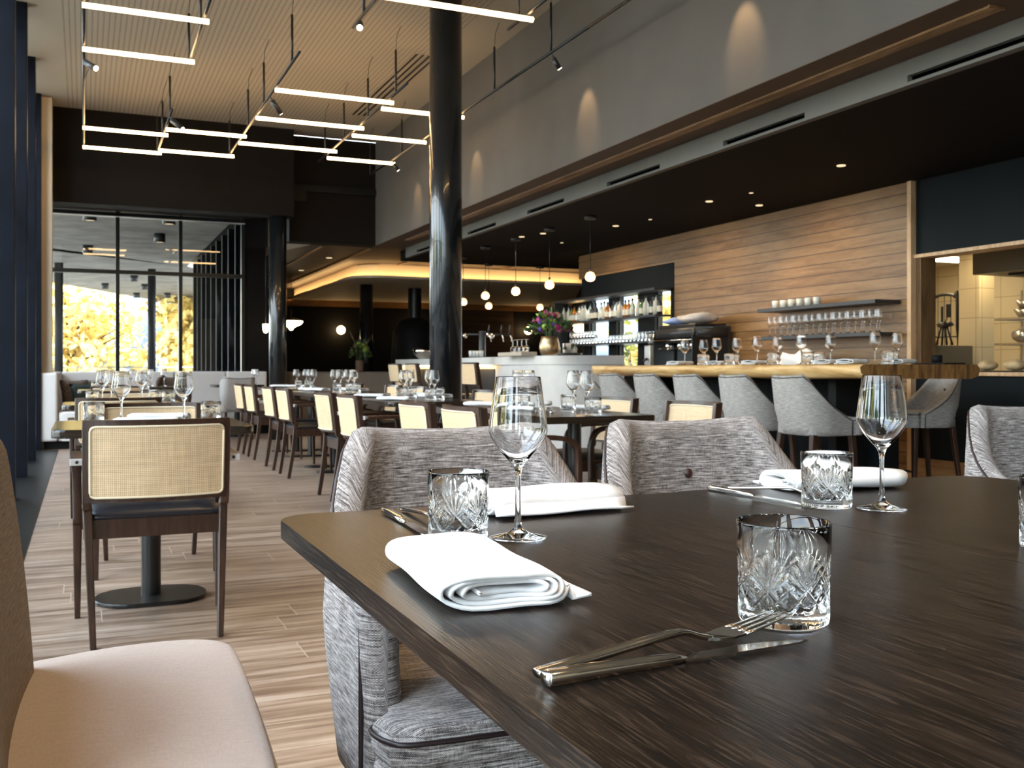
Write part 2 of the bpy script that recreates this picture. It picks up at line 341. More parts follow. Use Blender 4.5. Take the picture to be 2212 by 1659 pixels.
def rrect(x0, x1, y0, y1, r, n=8):
    P = []
    for cx, cy, a0 in ((x1-r, y1-r, 0), (x0+r, y1-r, pi/2), (x0+r, y0+r, pi), (x1-r, y0+r, 1.5*pi)):
        for i in range(n+1):
            a = a0+pi/2*i/n; P.append((cx+r*cos(a), cy+r*sin(a)))
    return P
def lathe_me(prof, n=32, closed=False, rfun=None):
    """prof: list of (r,z); closed loops the profile"""
    bm = bmesh.new(); rings = []
    for r, z in prof:
        if r < 1e-6: rings.append([bm.verts.new((0, 0, z))])
        else: rings.append([bm.verts.new((r*cos(2*pi*i/n), r*sin(2*pi*i/n), z)) for i in range(n)])
    R = rings + ([rings[0]] if closed else [])
    for a, b in zip(R[:-1], R[1:]):
        for i in range(n):
            j = (i+1) % n
            if len(a) == 1 and len(b) == 1: continue
            if len(a) == 1: bm.faces.new((a[0], b[i], b[j]))
            elif len(b) == 1: bm.faces.new((a[i], a[j], b[0]))
            else: bm.faces.new((a[i], a[j], b[j], b[i]))
    return bm
def lathe(name, prof, m, parent=None, n=32, loc=(0, 0, 0), smooth=True, closed=False):
    me = bm_out(lathe_me(prof, n, closed)); o = obj(name, me, m, parent, smooth); o.location = loc; return o
def bm_sweep(bm, pts, sec, up=Vector((0, 0, 1)), scales=None, cap=True):
    """sweep a closed 2D section (list of (a,b)) along points"""
    P = [Vector(p) for p in pts]; rings = []
    for i, p in enumerate(P):
        t = (P[min(i+1, len(P)-1)]-P[max(i-1, 0)]).normalized()
        s = t.cross(up)
        if s.length < 1e-4: s = t.cross(Vector((0, 1, 0)))
        s.normalize(); u = s.cross(t).normalized(); k = scales[i] if scales else 1
        if not isinstance(k, tuple): k = (k, k)
        rings.append([bm.verts.new(p+s*a*k[0]+u*b*k[1]) for a, b in sec])
    n = len(sec)
    for a, b in zip(rings[:-1], rings[1:]):
        for i in range(n): bm.faces.new((a[i], a[(i+1) % n], b[(i+1) % n], b[i]))
    if cap: bm.faces.new(rings[0][::-1]); bm.faces.new(rings[-1])
def circ(r, n=10): return [(r*cos(2*pi*i/n), r*sin(2*pi*i/n)) for i in range(n)]
def rsec(a, b, r=.15):
    r *= min(a, b); return [(x, y) for x, y in rrect(-a/2, a/2, -b/2, b/2, r, 2)]
def sweep(name, pts, sec, m, parent=None, up=Vector((0, 0, 1)), scales=None, smooth=True):
    bm = bmesh.new(); bm_sweep(bm, pts, sec, up, scales); return obj(name, bm_out(bm), m, parent, smooth)
def tube(name, pts, r, m, parent=None, n=10): return sweep(name, pts, circ(r, n), m, parent)
def bezier(pts, n=8):
    """catmull-rom through pts"""
    P = [Vector(p) for p in pts]; out = []
    for i in range(len(P)-1):
        p0, p1, p2, p3 = P[max(i-1, 0)], P[i], P[i+1], P[min(i+2, len(P)-1)]
        for k in range(n):
            t = k/n; out.append(.5*((2*p1)+(p2-p0)*t+(2*p0-5*p1+4*p2-p3)*t*t+(3*p1-p0-3*p2+p3)*t**3))
    out.append(P[-1]); return out
def subsurf(o, lv=2):
    md = o.modifiers.new('s', 'SUBSURF'); md.levels = lv; md.render_levels = lv
    dg = bpy.context.evaluated_depsgraph_get(); me = bpy.data.meshes.new_from_object(o.evaluated_get(dg))
    o.modifiers.clear(); o.data = me; me.polygons.foreach_set('use_smooth', [True]*len(me.polygons)); return o
SEEN = {}
def tag(o, label, cat, group=None, kind=None):
    if kind: o['kind'] = kind
    if label: o['label'] = label; SEEN.setdefault(label, []).append(o.name)
    if cat: o['category'] = cat
    if group: o['group'] = group
    return o
def struct(o): o['kind'] = 'structure'; return o
def thing(name, label, cat, loc=(0, 0, 0), rz=0, group=None):
    o = bpy.data.objects.new(name, None); sc.collection.objects.link(o); o.empty_display_size = .1
    o.location = loc; o.rotation_euler = (0, 0, rz); return tag(o, label, cat, group)
def dup(root, loc, rz=0, label=None, group=None, scale=None):
    def cp(o, par):
        c = o.copy(); sc.collection.objects.link(c); c.parent = par
        for ch in o.children: cp(ch, c)
        return c
    r = cp(root, None); r.location = loc; r.rotation_euler = (0, 0, rz)
    if scale: r.scale = scale if isinstance(scale, tuple) else (scale,)*3
    if label: r['label'] = label; SEEN.setdefault(label, []).append(r.name)
    if group: r['group'] = group
    return r
class Kit:
    """first placement uses the prototype, later ones copy it"""
    def __init__(s, root): s.r = root; s.used = False
    def put(s, loc, rz, label, group=None, scale=None):
        if not s.used:
            s.used = True; r = s.r; r.location = loc; r.rotation_euler = (0, 0, rz)
            if scale: r.scale = scale if isinstance(scale, tuple) else (scale,)*3
            r['label'] = label; SEEN.setdefault(label, []).append(r.name)
            if group: r['group'] = group
            return r
        return dup(s.r, loc, rz, label, group, scale if scale else (1, 1, 1))
def gp(px, py, z):
    """point at height z seen at a pixel of the survey photo"""
    Z = FPX*(HC-z)/(py-HYP); l = (px-CXP)/FPX*Z; return (Z*SY+l*CY, Z*CY-l*SY)
def clampt(p, r, mg=.05): return (min(max(p[0], r[0]+mg), r[1]-mg), min(max(p[1], r[2]+mg), r[3]-mg))
ORD = ['first', 'second', 'third', 'fourth', 'fifth', 'sixth', 'seventh', 'eighth', 'ninth', 'tenth', 'eleventh', 'twelfth', 'thirteenth', 'fourteenth', 'fifteenth', 'sixteenth', 'seventeenth', 'eighteenth', 'nineteenth', 'twentieth', 'twenty-first', 'twenty-second', 'twenty-third', 'twenty-fourth', 'twenty-fifth', 'twenty-sixth', 'twenty-seventh', 'twenty-eighth', 'twenty-ninth', 'thirtieth', 'thirty-first', 'thirty-second']
# ------------------------------------------------------------------ room shell
def X_at(px, X):   # depth Y where the view column px meets the plane x = X
    t = (px-CXP)/FPX; Z = X/(SY+t*CY); return Z*(CY-t*SY)
ZB, ZS = 2.637, 2.785
struct(prism('floor', [(-.92, -5), (9.7, -5), (9.7, 9.3), (7.12, 9.31), (7.12, 13.2), (7.75, 14.6), (8.7, 16.4), (11.5, 22.6), (-.92, 22.6)], -.12, 0, 'floor'))
struct(box('trim_1', -.55, -.282, -5, 13.1, 0, .004, 'blackm'))
struct(box('trim_2', -.575, -.555, -5, 13.1, 0, .008, 'brushed'))
struct(box('trim_3', -.9, -.58, -5, 13.1, 0, .004, 'black'))
struct(box('ceiling', -.95, 3.93, -5, 14.04, CEIL, CEIL+.2, 'ceil'))
o = struct(box('wall_back', -.52, 2.665, 13.70, 14.0, 3.09, CEIL, 'charcoal'))
struct(box('wall_far', 2.665, 3.92, 14.05, 14.3, ZS, CEIL, 'charcoal'))
struct(box('ceiling_window_bay', -.95, 2.9, 14.0, 16.3, 3.35, 3.5, 'black'))
struct(box('wall_right_upper', 3.92, 4.02, -5, 14.3, ZS+.001, CEIL, 'taupe'))
struct(box('ceiling_soffit', 4.02, 4.5, -5, 14.3, ZS, ZS+.1, 'brownsoffit'))
struct(box('trim_soffit_lip', 3.921, 4.02, -5, 14.05, ZS-.002, ZS+.001, 'brownsoffit'))
# fascia with recessed air slots
slots = [(1960, 2560), (1562, 1738), (1311, 1425), (1139, 1218), (1010, 1071), (900, 930)]
ys = sorted([(X_at(b, 4.41), X_at(a, 4.41)) for a, b in slots])
bm = bmesh.new(); y0 = -5
for a, b in ys+[(14.15, 14.15)]:
    bm_box(bm, 4.41, 4.47, y0, a, ZB, ZS)
    if b > a: bm_box(bm, 4.41, 4.47, a, b, ZB, 2.656); bm_box(bm, 4.41, 4.47, a, b, 2.694, ZS); bm_box(bm, 4.455, 4.47, a, b, 2.656, 2.694)
    y0 = b
struct(obj('wall_fascia', bm_out(bm), 'fascia'))
for i, (a, b) in enumerate(ys): struct(box('trim_air_slot', 4.446, 4.4545, a+.002, b-.002, 2.657, 2.693, 'void'))
bm = bmesh.new()
for k in range(5): bm_box(bm, 4.115+k*.022, 4.120+k*.022, 3.53, 13.25, ZS-.012, ZS)
for yy in (3.53, 13.24): bm_box(bm, 4.108, 4.215, yy, yy+.012, ZS-.012, ZS)
struct(obj('trim_linear_grille', bm_out(bm), 'plinth'))
struct(prism('ceiling_bar', [(4.47, -5), (6.86, -5), (6.86, 9.35), (6.95, 9.35), (6.95, 13.1), (7.7, 14.6), (4.47, 14.6)], ZB, ZS+.05, 'blackceil'))
# slatted ceiling of the rear dining area and the dropped cream box
DG = lambda y: 8.62+(y-16.4)*(11.45-8.62)/6.0      # slanted outer wall of the rear room
struct(prism('ceiling_rear', [(2.665, 14.3), (4.47, 14.3), (4.47, 14.6), (7.7, 14.6), (8.62, 16.4), (DG(24), 24), (2.665, 24)], ZS, ZS+.12, 'slatceil'))
for x, y0, y1 in ((3.2, 14.4, 22), (3.92, 14.4, 22.3), (4.95, 14.7, 16.4), (5.9, 14.7, 16.4), (6.9, 14.7, 16.4)):
    struct(box('trim_ceiling_batten', x, x+.035, y0, y1, ZS-.02, ZS, 'band'))
pts = []
r = .35
for i in range(9):
    a = pi+pi/2*i/8; pts.append((4.35+r+r*cos(a), 16.47+r+r*sin(a)))
pts = pts + [(8.6, 16.47), (DG(22.3)-.05, 22.35), (4.35, 22.35)]
struct(prism('ceiling_drop', pts, 2.54, ZS, 'cream', bev=.02))
path = [(4.35, 22.3)] + pts[:9] + [(8.55, 16.47)]
bm = bmesh.new()
bm_sweep(bm, [(x, y, 2.545) for x, y in path], [(-.02, -.010), (.14, -.010), (.14, .030), (.130, .030), (.130, .0), (-.02, .0)])
struct(obj('trim_cove_lip', bm_out(bm), 'cream'))
bm = bmesh.new(); bm_sweep(bm, [(x, y, 2.552) for x, y in path], [(.080, -.004), (.115, -.004), (.115, .004), (.080, .004)])
o = obj('led_strip', bm_out(bm), 'cove'); tag(o, 'warm glowing light strip along the foot of the dropped cream ceiling box', 'light strip')
for a, b in ((641, 662), (690, 704), (729, 752)):   # slots in the cream face
    ya, yb = X_at(b, 4.35), X_at(a, 4.35)
    struct(box('trim_cream_slot', 4.343, 4.349, ya, yb, 2.605, 2.63, 'black'))
struct(box('wall_rear', 2.6, 8.15, 22.4, 22.6, 0, ZS, 'black'))
struct(box('wall_rear_wood', 8.15, 9.75, 22.36, 22.6, 0, 2.45, 'backwood'))
struct(box('wall_rear_dark', 9.75, 11.7, 22.4, 22.6, 0, ZS, 'black'))
struct(prism('wall_rear_slanted', [(8.62, 16.4), (8.74, 16.36), (11.66, 22.6), (11.45, 22.6)], 0, 2.9, 'black'))
struct(box('wall_rear_end', 7.13, 8.7, 16.38, 16.46, 0, .6, 'black')) if False else None
struct(box('trim_wood_band', 2.72, 11.3, 22.33, 22.36, 2.40, 2.54, 'band'))
struct(box('wall_passage', 2.5, 2.66, 16.3, 24, 0, 3.45, 'black'))
for k in range(9):     # dark fins with pale edges on the outside of the rear wing
    struct(box('trim_outer_fin', 2.30, 2.50, 16.75+k*.85, 16.87+k*.85, 0, 3.4, 'dark_blue')); struct(box('trim_outer_fin_edge', 2.292, 2.30, 16.75+k*.85, 16.80+k*.85, 0, 3.4, 'fascia'))
struct(box('wall_bay_right', 2.33, 2.70, 16.0, 16.3, 0, 3.35, 'charcoal'))
struct(box('wall_roof', -.95, 7.6, 14.0, 24.6, 3.5, 3.6, 'black'))
struct(box('wall_behind', -.95, 9.7, -5.2, -5, 0, CEIL+.2, 'cream'))
struct(box('wall_roof_bar', 4.03, 6.95, -5, 14.0, 3.4, 3.49, 'black'))
struct(box('wall_roof_kitchen', 7.125, 9.72, -5, 9.31, 3.0, 3.1, 'black'))
# light plaster patch of ceiling by the bay column
struct(prism('ceiling_patch', [(2.67, 14.31), (3.02, 14.31), (2.67, 15.6)][::1], ZS-.004, ZS, 'offwhite'))
for k in range(4): struct(box('trim_ceiling_slot', 3.20+k*.07, 3.225+k*.07, 9.9, 12.6, CEIL-.003, CEIL-.0005, 'black'))
# ---- window wall on the left: deep fins and glazing
for i, y in enumerate(WIN_Y[:-1]+[13.12]):
    struct(box('trim_window_fin', -.90, -.47, y, y+.14, 0.004, CEIL, 'dark_blue', bev=.004))
n = 1
for i in range(len(WIN_Y)-1):
    a, b = WIN_Y[i]+.141, (WIN_Y[i+1] if i < len(WIN_Y)-2 else 13.12)-.001
    bm = bmesh.new()
    for z0, z1 in ((.005, .09), (2.45, 2.51), (4.2, CEIL)): bm_box(bm, -.90, -.83, a, b, z0, z1)
    f = struct(obj('window_%d' % n, bm_out(bm), 'blackm')); n += 1
    bm = bmesh.new()
    for z0, z1 in ((.09, 2.45), (2.51, 4.2)): bm_box(bm, -.873, -.865, a, b, z0, z1)
    obj('pane', bm_out(bm), 'pane', f)
struct(box('trim_cream_post', -.9, -.357, 13.28, 13.6, 0, CEIL, 'cream'))
struct(box('wall_left', -1.0, -.52, 13.6, 16.3, 3.35, CEIL+.1, 'charcoal'))
struct(box('trim_window_fin', -.90, -.53, 14.75, 14.87, 0, 3.35, 'dark_blue')); struct(box('trim_window_fin', -.90, -.53, 16.1, 16.3, 0, 3.35, 'dark_blue'))
box_ = struct(box('window_13', -.90, -.83, 13.61, 16.09, 0, .09, 'blackm')); box('pane', -.873, -.865, 13.61, 14.74, .09, 3.34, 'pane', box_); box('pane', -.873, -.865, 14.88, 16.09, .09, 3.34, 'pane', box_)
# ---- tall window at the back of the bay
bm = bmesh.new(); xs = [-.52, .468, 1.37, 2.31]
for x, wd in ((-.475, .09), (.468, .055), (1.37, .055), (2.31, .05)): bm_box(bm, x-wd/2, x+wd/2, 15.98, 16.10, .0, 3.35)
for z, h in ((.05, .1), (2.44, .06), (3.30, .07)): bm_box(bm, -.52, 2.335, 15.985, 16.09, z-h/2, z+h/2)
f = struct(obj('window_%d' % n, bm_out(bm), 'blackm'))
for k in range(3):
    a, b = (-.43, .4405, 1.3975)[k], (.4405, 1.3425, 2.285)[k]
    for z0, z1 in ((.1, 2.41), (2.47, 3.265)): box('pane', a, b, 16.03, 16.036, z0, z1, 'pane', f)
struct(box('trim_window_head', -.52, 2.335, 15.95, 15.985, 3.262, 3.275, 'armcap'))
# ---- right side: planked wall, bottle niche, kitchen front
WX = 6.70
struct(box('wall_right', WX, WX+.12, 6.60, 10.40, 0, ZB, 'wallwood'))
struct(box('wall_right_lintel', WX, WX+.12, 10.40, 12.95, 2.30, ZB, 'wallwood'))
struct(box('trim_wood_edge', WX-.03, WX+.14, 6.555, 6.60, 0, ZB, 'woodtrim'))
NW = ((10.60, 10.97), (11.40, 11.97), (12.20, 12.78))      # windows between black piers
yy = 10.40; NWI = 0
for y0, y1 in NW+((12.95, 12.95),):
    struct(box('wall_niche_pier', WX+.08, WX+.20, yy, y0, 0, 2.64, 'black'))
    if y1 > y0:
        struct(box('wall_niche_sill', WX+.08, WX+.20, y0, y1, 0, 1.0, 'black')); struct(box('wall_niche_head', WX+.08, WX+.20, y0, y1, 1.99, 2.64, 'black'))
        bm = bmesh.new(); bm_box(bm, WX+.12, WX+.15, y0, y0+.02, 1.0, 1.99); bm_box(bm, WX+.12, WX+.15, y1-.02, y1, 1.0, 1.99)
        for zz in (1.0, 1.97): bm_box(bm, WX+.12, WX+.15, y0+.02, y1-.02, zz, zz+.02)
        nwn = struct(obj('window_%d' % (14+NWI), bm_out(bm), 'blackm')); box('pane', WX+.13, WX+.135, y0+.02, y1-.02, 1.02, 1.97, 'pane', nwn); NWI += 1
    yy = y1
struct(box('wall_niche_panel', WX+.02, WX+.06, 10.40, 12.9, 1.99, 2.30, 'navy'))
struct(box('wall_niche_side', WX, WX+.079, 10.385, 10.40, 0, 2.30, 'black'))
struct(prism('wall_bar_end', [(6.78, 12.95), (6.90, 12.94), (7.75, 14.55), (7.62, 14.6)], 0, ZB, 'black'))
struct(prism('wall_passage_right', [(7.62, 14.6), (7.75, 14.55), (8.74, 16.36), (8.62, 16.4)], 0, 2.9, 'black'))
struct(box('wall_right_back', WX+.121, WX+.2, 9.35, 10.385, 0, ZB, 'black'))
struct(box('wall_kitchen_upper', WX+.03, WX+.20, -5, 6.555, 1.985, ZB, 'navy'))
struct(box('wall_kitchen_lower', WX+.03, WX+.15, -5, 6.555, .2, .925, 'navy'))
struct(box('baseboard_right', WX+.0, WX+.15, -5, 6.555, 0, .2, 'plinth'))
struct(box('trim_kitchen_lintel', WX+.0, WX+.21, -5, 6.555, 1.955, 1.985, 'woodtrim'))
struct(box('trim_kitchen_sill', WX-.01, WX+.45, -5, 6.54, .925, .955, 'woodtrim'))
struct(box('trim_kitchen_jamb', WX+.03, WX+.205, 6.50, 6.554, .956, 1.954, 'jamb'))
# kitchen room
struct(box('wall_kitchen_back', 9.6, 9.7, -5, 9.2, 0, 2.24, 'tile'))
struct(box('wall_kitchen_side', WX+.12, 9.7, 9.2, 9.3, 0, 2.24, 'tile'))
struct(box('wall_kitchen_inner', WX+.15, WX+.16, 6.6, 9.2, 0, 2.22, 'cream'))
struct(box('ceiling_kitchen', WX+.15, 9.7, -5, 9.3, 2.22, 2.30, 'cream'))
struct(box('wall_pillar', 8.3, 8.51, 7.26, 7.51, 0, 2.22, 'tile'))
# ---- outdoors: terrace with concrete canopy, lawn, hill
struct(box('ground', -60, 60, -40, 90, -.75, -.55, 'lawn'))
struct(box('terrace', -7, 12, 16.3, 31, -.5, -.04, 'terrace'))
struct(box('terrace_side', -3.2, -.95, -8, 16.3, -.5, -.04, 'terrace'))
E0, E1 = gp(130, 613, 3.45), gp(370, 655, 3.45)
dx, dy = E1[0]-E0[0], E1[1]-E0[1]
struct(prism('ceiling_terrace', [(-9, 16.32), (2.28, 16.32), (2.28, 25), (5.0, 30), (E1[0]+dx*.15, E1[1]+dy*.15), E1, E0, (E0[0]-dx*2.2, E0[1]-dy*2.2)], 3.45, 3.75, 'concrete'))
# ------------------------------------------------------------------ seating
def curved_slab(name, w, z0, z1, th, sag, y0, rake, m, parent, nx=14, nz=3, zref=.5, wc=None):
    wc = wc or w
    bm = bmesh.new(); uvl = bm.loops.layers.uv.new('UVMap'); g = {}
    for side in (0, 1):
        for i in range(nx+1):
            for k in range(nz+1):
                x = -w/2+w*i/nx; z = z0+(z1-z0)*k/nz
                y = y0-sag*(1-(2*x/wc)**2)-rake*(z-zref)+(th/2 if side else -th/2)
                g[side, i, k] = bm.verts.new((x, y, z))
    fs = []
    for i in range(nx):
        for k in range(nz):
            fs.append(bm.faces.new((g[0, i, k], g[0, i+1, k], g[0, i+1, k+1], g[0, i, k+1])))
            fs.append(bm.faces.new((g[1, i, k], g[1, i, k+1], g[1, i+1, k+1], g[1, i+1, k])))
    for i in range(nx):
        for k in (0, nz): bm.faces.new((g[0, i, k], g[1, i, k], g[1, i+1, k], g[0, i+1, k]))
    for k in range(nz):
        for i in (0, nx): bm.faces.new((g[0, i, k], g[0, i, k+1], g[1, i, k+1], g[1, i, k]))
    for f in bm.faces:
        for l in f.loops: l[uvl].uv = (l.vert.co.x, l.vert.co.z)
    me = bm_out(bm, False); return obj(name, me, m, parent)
def surf_y(x, z, w, sag, y0, rake, zref): return y0-sag*(1-(2*x/w)**2)-rake*(z-zref)

def rattan_chair(sz=.47, zt=.805, zb=.52, arms=True, name='rattan_armchair'):
    t = thing(name, None, 'chair')
    W = .475; sag, y0, rk, zr = .045, -.235, .13, sz
    ZL = 'Z'
    for s in (-1, 1):      # raked back leg running up into the stile
        pts = [(s*.215, -.275, 0), (s*.225, -.235, sz*.55), (s*.232, -.215, sz), (s*.236, -.235, zb), (s*.236, -.222-rk*(zt-zr)*1.0, zt-.004)]
        sweep('leg', bezier(pts, 4), rsec(.030, .040), 'chairwood', t, up=Vector((0, 1, 0)), scales=[(.72+.28*min(1, i/6), .75+.25*min(1, i/6)) for i in range(17)], smooth=False)
        if arms:
            a = sweep('arm', bezier([(s*.268, -.235, sz+.185), (s*.272, -.05, sz+.188), (s*.273, .10, sz+.186), (s*.272, .185, sz+.160), (s*.270, .215, sz+.08), (s*.268, .215, sz-.10)], 5),
                      rsec(.024, .030), 'chairwood', t, up=Vector((1, 0, 0)), scales=[(1, 1.45)]*13+[(1.05, 1.3)]*6+[(1.2, 1.1)]*7)
            c = box('end_cap', s*.268-.022, s*.268+.022, -.241, -.235, sz+.173, sz+.197, 'armcap', a, .002)
            bl = lathe('bolt', [(0, .003), (.006, .002), (.006, 0)], 'dkplastic', c, 10, (s*.268, -.241, sz+.185)); bl.rotation_euler = (pi/2, 0, 0)
            lp = [(s*.268, .215, sz-.10), (s*.268, .222, 0)]
        else: lp = [(s*.222, .20, sz-.02), (s*.222, .21, 0)]
        sweep('leg', lp, rsec(.034, .034), 'chairwood', t, up=Vector((0, 1, 0)), scales=[1, .62], smooth=False)
    # frame rails of the back, cane panel, border cord
    b = curved_slab('back_frame', W+.02, zb-.008, zt, .024, sag, y0-.004, rk, 'chairwood', t, zref=zr, wc=W)
    p = curved_slab('cane_panel', W-.025, zb+.012, zt-.026, .034, sag, y0-.004, rk, 'cane', t, zref=zr, wc=W)
    for sd in (-1, 1):
        w2, za, zc = (W-.025)/2, zb+.010, zt-.024; rr = .018; P = []
        for cx, cz, a0 in ((w2-rr, zc-rr, 0), (-w2+rr, zc-rr, pi/2), (-w2+rr, za+rr, pi), (w2-rr, za+rr, 1.5*pi)):
            for i in range(4):
                a = a0+pi/2*i/3; P.append((cx+rr*cos(a), cz+rr*sin(a)))
        Q = []
        for (xa, z_a), (xb, z_b) in zip(P, P[1:]+P[:1]):
            n = 8 if abs(xa-xb) > .1 else 1
            for i in range(n): Q.append((xa+(xb-xa)*i/n, z_a+(z_b-z_a)*i/n))
        Q.append(Q[0])
        tube('border', [(x, surf_y(x, z, W, sag, y0-.004, rk, zr)+sd*.0175, z) for x, z in Q], .0045, 'caneedge', p, 6)
    # seat
    sw = .235
    box('seat_rail', -sw-.012, sw+.012, -.215, .20, sz-.095, sz-.025, 'apron', t, .004)
    bm = bmesh.new(); n = 10; gv = {}
    for i in range(n+1):
        for k in range(n+1):
            u, v = -1+2*i/n, -1+2*k/n
            d = max(0, 1-abs(u)**4)*max(0, 1-abs(v)**4)
            gv[i, k] = bm.verts.new((u*sw*(1-.03*v), v*.215-.002, sz-.012+.028*d**.5))
    for i in range(n):
        for k in range(n): bm.faces.new((gv[i, k], gv[i+1, k], gv[i+1, k+1], gv[i, k+1]))
    r = bmesh.ops.extrude_face_region(bm, geom=list(bm.faces))
    for v in [x for x in r['geom'] if isinstance(x, bmesh.types.BMVert)]: v.co.z = sz-.0245
    obj('seat', bm_out(bm), 'leather', t, True)
    return t

def shell(name, hw, yb, yf, zt, zarm, z0, th, m, parent, topw=.87, botw=.93, r=.17, rake=.10, drop=1.6, dip=.012, tuft=None, pipe='piping', swoop=.0, flare=0):
    # plan path (outer), from left front round the back to right front
    P = []; ns = 10
    for i in range(ns): P.append((-hw, yf+(yb+r-yf)*i/ns))
    for i in range(8): a = pi+pi/2*i/8; P.append((-hw+r+r*cos(a), yb+r+r*sin(a)))
    for i in range(9): P.append((-(hw-r)+2*(hw-r)*i/8, yb)) if hw > r+.001 else None
    H = P[:]; P = H+[(-x, y) for x, y in reversed(H[:18])]
    n = len(P); S = [0]
    for a, b in zip(P, P[1:]): S.append(S[-1]+math.hypot(b[0]-a[0], b[1]-a[1]))
    def top(x, y):
        f = min(1, max(0, (y-(yb+.06))/(yf-yb-.06)))
        g = (1-f)**drop if drop > 0 else 1
        if swoop: g = (1-f)**drop*(1-swoop*sin(pi*f))
        z = zarm+(zt-zarm)*g
        if y < yb+.05: z -= dip*(1-min(1, abs(x)/(hw*.8))**2)
        return z
    rr = th*.5
    prof = []   # (d fraction, mode, value)
    nz = 7
    bm = bmesh.new(); uvl = bm.loops.layers.uv.new('UVMap'); rings = []; UV = []; topline = []
    stations = []
    for i, (x, y) in enumerate(P):
        a = Vector(P[max(i-1, 0)]); b = Vector(P[min(i+1, n-1)]); t = (b-a).normalized(); nrm = Vector((t.y, -t.x))  # inward?
        if nrm.dot(Vector((0-x, (yb+yf)/2+.1-y))) < 0: nrm = -nrm
        stations.append((Vector((x, y)), nrm, t, S[i], 1.0))
    for e, k in ((.35, .9), (.8, .6), (1.0, .2)):
        p, nr, t, s, _ = stations[-1] if False else (Vector(P[-1]), stations[n-1][1], stations[n-1][2], S[-1], 1)
        stations.append((p+t*e*rr, nr, t, s+e*rr, k))
    front = []
    for e, k in ((1.0, .2), (.8, .6), (.35, .9)):
        p, nr, t = Vector(P[0]), stations[0][1], stations[0][2]
        front.append((p-t*e*rr, nr, t, -e*rr, k))
    stations = front+stations
    def pt(p, nr, d, z, wback):
        f = (z-z0)/(zt-z0)
        q = p+nr*d
        xs = (botw+(1-botw)*min(1, f/.4)) if f < .4 else 1+(topw-1)*((f-.4)/.6)**1.2*max(0, min(1, wback*1.3))
        ysh = -rake*(f-.3)*wback
        if f < .4: ysh += (1-f/.4)*.03*wback
        return Vector((q.x*xs, q.y+ysh, z))
    for p, nr, t, s, k in stations:
        wb = min(1, max(0, 1-(p.y-yb)/(yf-yb))); zt_ = top(p.x, p.y); ring = []; uvs = []
        dm = th/2
        def D(d): return dm+(d-dm)*k
        for j in range(nz+1):
            z = z0+(zt_-rr-z0)*j/nz; ring.append(bm.verts.new(pt(p, nr, D(0), z, wb))); uvs.append((s, z))
        for a in (pi*.75, pi*.5, pi*.25):
            ring.append(bm.verts.new(pt(p, nr, D(th/2+th/2*cos(a)), zt_-rr+rr*sin(a)*(.6+.4*k), wb))); uvs.append((s, zt_+th/2+th/2*cos(a)-rr))
        topline.append(ring[nz].co.copy().lerp(ring[nz+1].co, .45))
        for j in range(nz, -1, -1):
            z = z0+(zt_-rr-z0)*j/nz; c = pt(p, nr, D(th), z, wb)
            if tuft and wb > .8:
                dd = (c.x/.07)**2+((z-tuft)/.05)**2
                c.y -= .016*math.exp(-dd*.5)+.012*math.exp(-(c.x/.03)**2)*max(0, min(1, (z-z0-.1)/.1))*max(0, 1-abs(z-tuft)/.25)
            ring.append(bm.verts.new(c)); uvs.append((s+.013, z))
        rings.append(ring); UV.append(uvs)
    vu = {}
    for ring, uvs in zip(rings, UV):
        for v, u in zip(ring, uvs): vu[v] = u
    m_ = len(rings[0])
    for a, b in zip(rings, rings[1:]):
        for j in range(m_): bm.faces.new((a[j], a[(j+1) % m_], b[(j+1) % m_], b[j]))
    bm.faces.new(rings[0]); bm.faces.new(rings[-1][::-1])
    for f in bm.faces:
        for l in f.loops: l[uvl].uv = vu[l.vert]
    o = obj(name, bm_out(bm, False), m, parent, True)
    if pipe:
        line = topline[3:-3]; e = [Vector(l) for l in line]
        st, en = e[0], e[-1]
        a = [Vector((st.x, st.y+.004, z0+(st.z-z0)*k/4)) for k in range(4)]; b = [Vector((en.x, en.y+.004, z0+(en.z-z0)*(3-k)/4)) for k in range(4)]
        tube('piping', a+e+b, .0042, pipe, o, 6)
    return o
def tleg(parent, x, y, z1, sx, sy, m='chairwood', a=.036, k=.6):
    return sweep('leg', [(x, y, z1), (x+sx, y+sy, 0)], rsec(a, a), m, parent, up=Vector((0, 1, 0)), scales=[1, k], smooth=False)

def tub_chair(fab='tweed', name='upholstered_armchair'):
    t = thing(name, None, 'chair')
    sh = shell('backrest', .292, -.27, .13, .868, .640, .27, .070, fab, t, topw=.86, rake=.06, drop=3.0, tuft=.735, r=.165, dip=.010)
    bt = lathe('button', [(0, .007), (.008, .005), (.012, 0)], 'button', t, 16, (0, -.233, .735)); bt.rotation_euler = (-pi/2+.12, 0, 0)
    # T shaped seat that wraps in front of the wings
    hw = .215; fw = .288
    pts = [(-hw, -.19), (hw, -.19), (hw, .150), (fw-.035, .172), (fw, .20), (fw-.012, .262), (fw-.06, .288), (0, .298), (-fw+.06, .288), (-fw+.012, .262), (-fw, .20), (-fw+.035, .172), (-hw, .150)]
    base = prism('seat_base', [(x*.985, y*.985) for x, y in pts], .27, .382, fab, t, .02, True)
    st = prism('seat', pts, .372, .442, fab, t, .022, True)
    P = [(x, y, .421) for x, y in pts[2:13]]; P = bezier([(x*1.006, y*1.006, z) for x, y, z in P], 4)
    tube('piping', P, .0042, 'piping', st, 6)
    for s in (-1, 1): tleg(t, s*.22, .22, .275, s*.02, .02); tleg(t, s*.20, -.20, .275, s*.02, -.05)
    return t
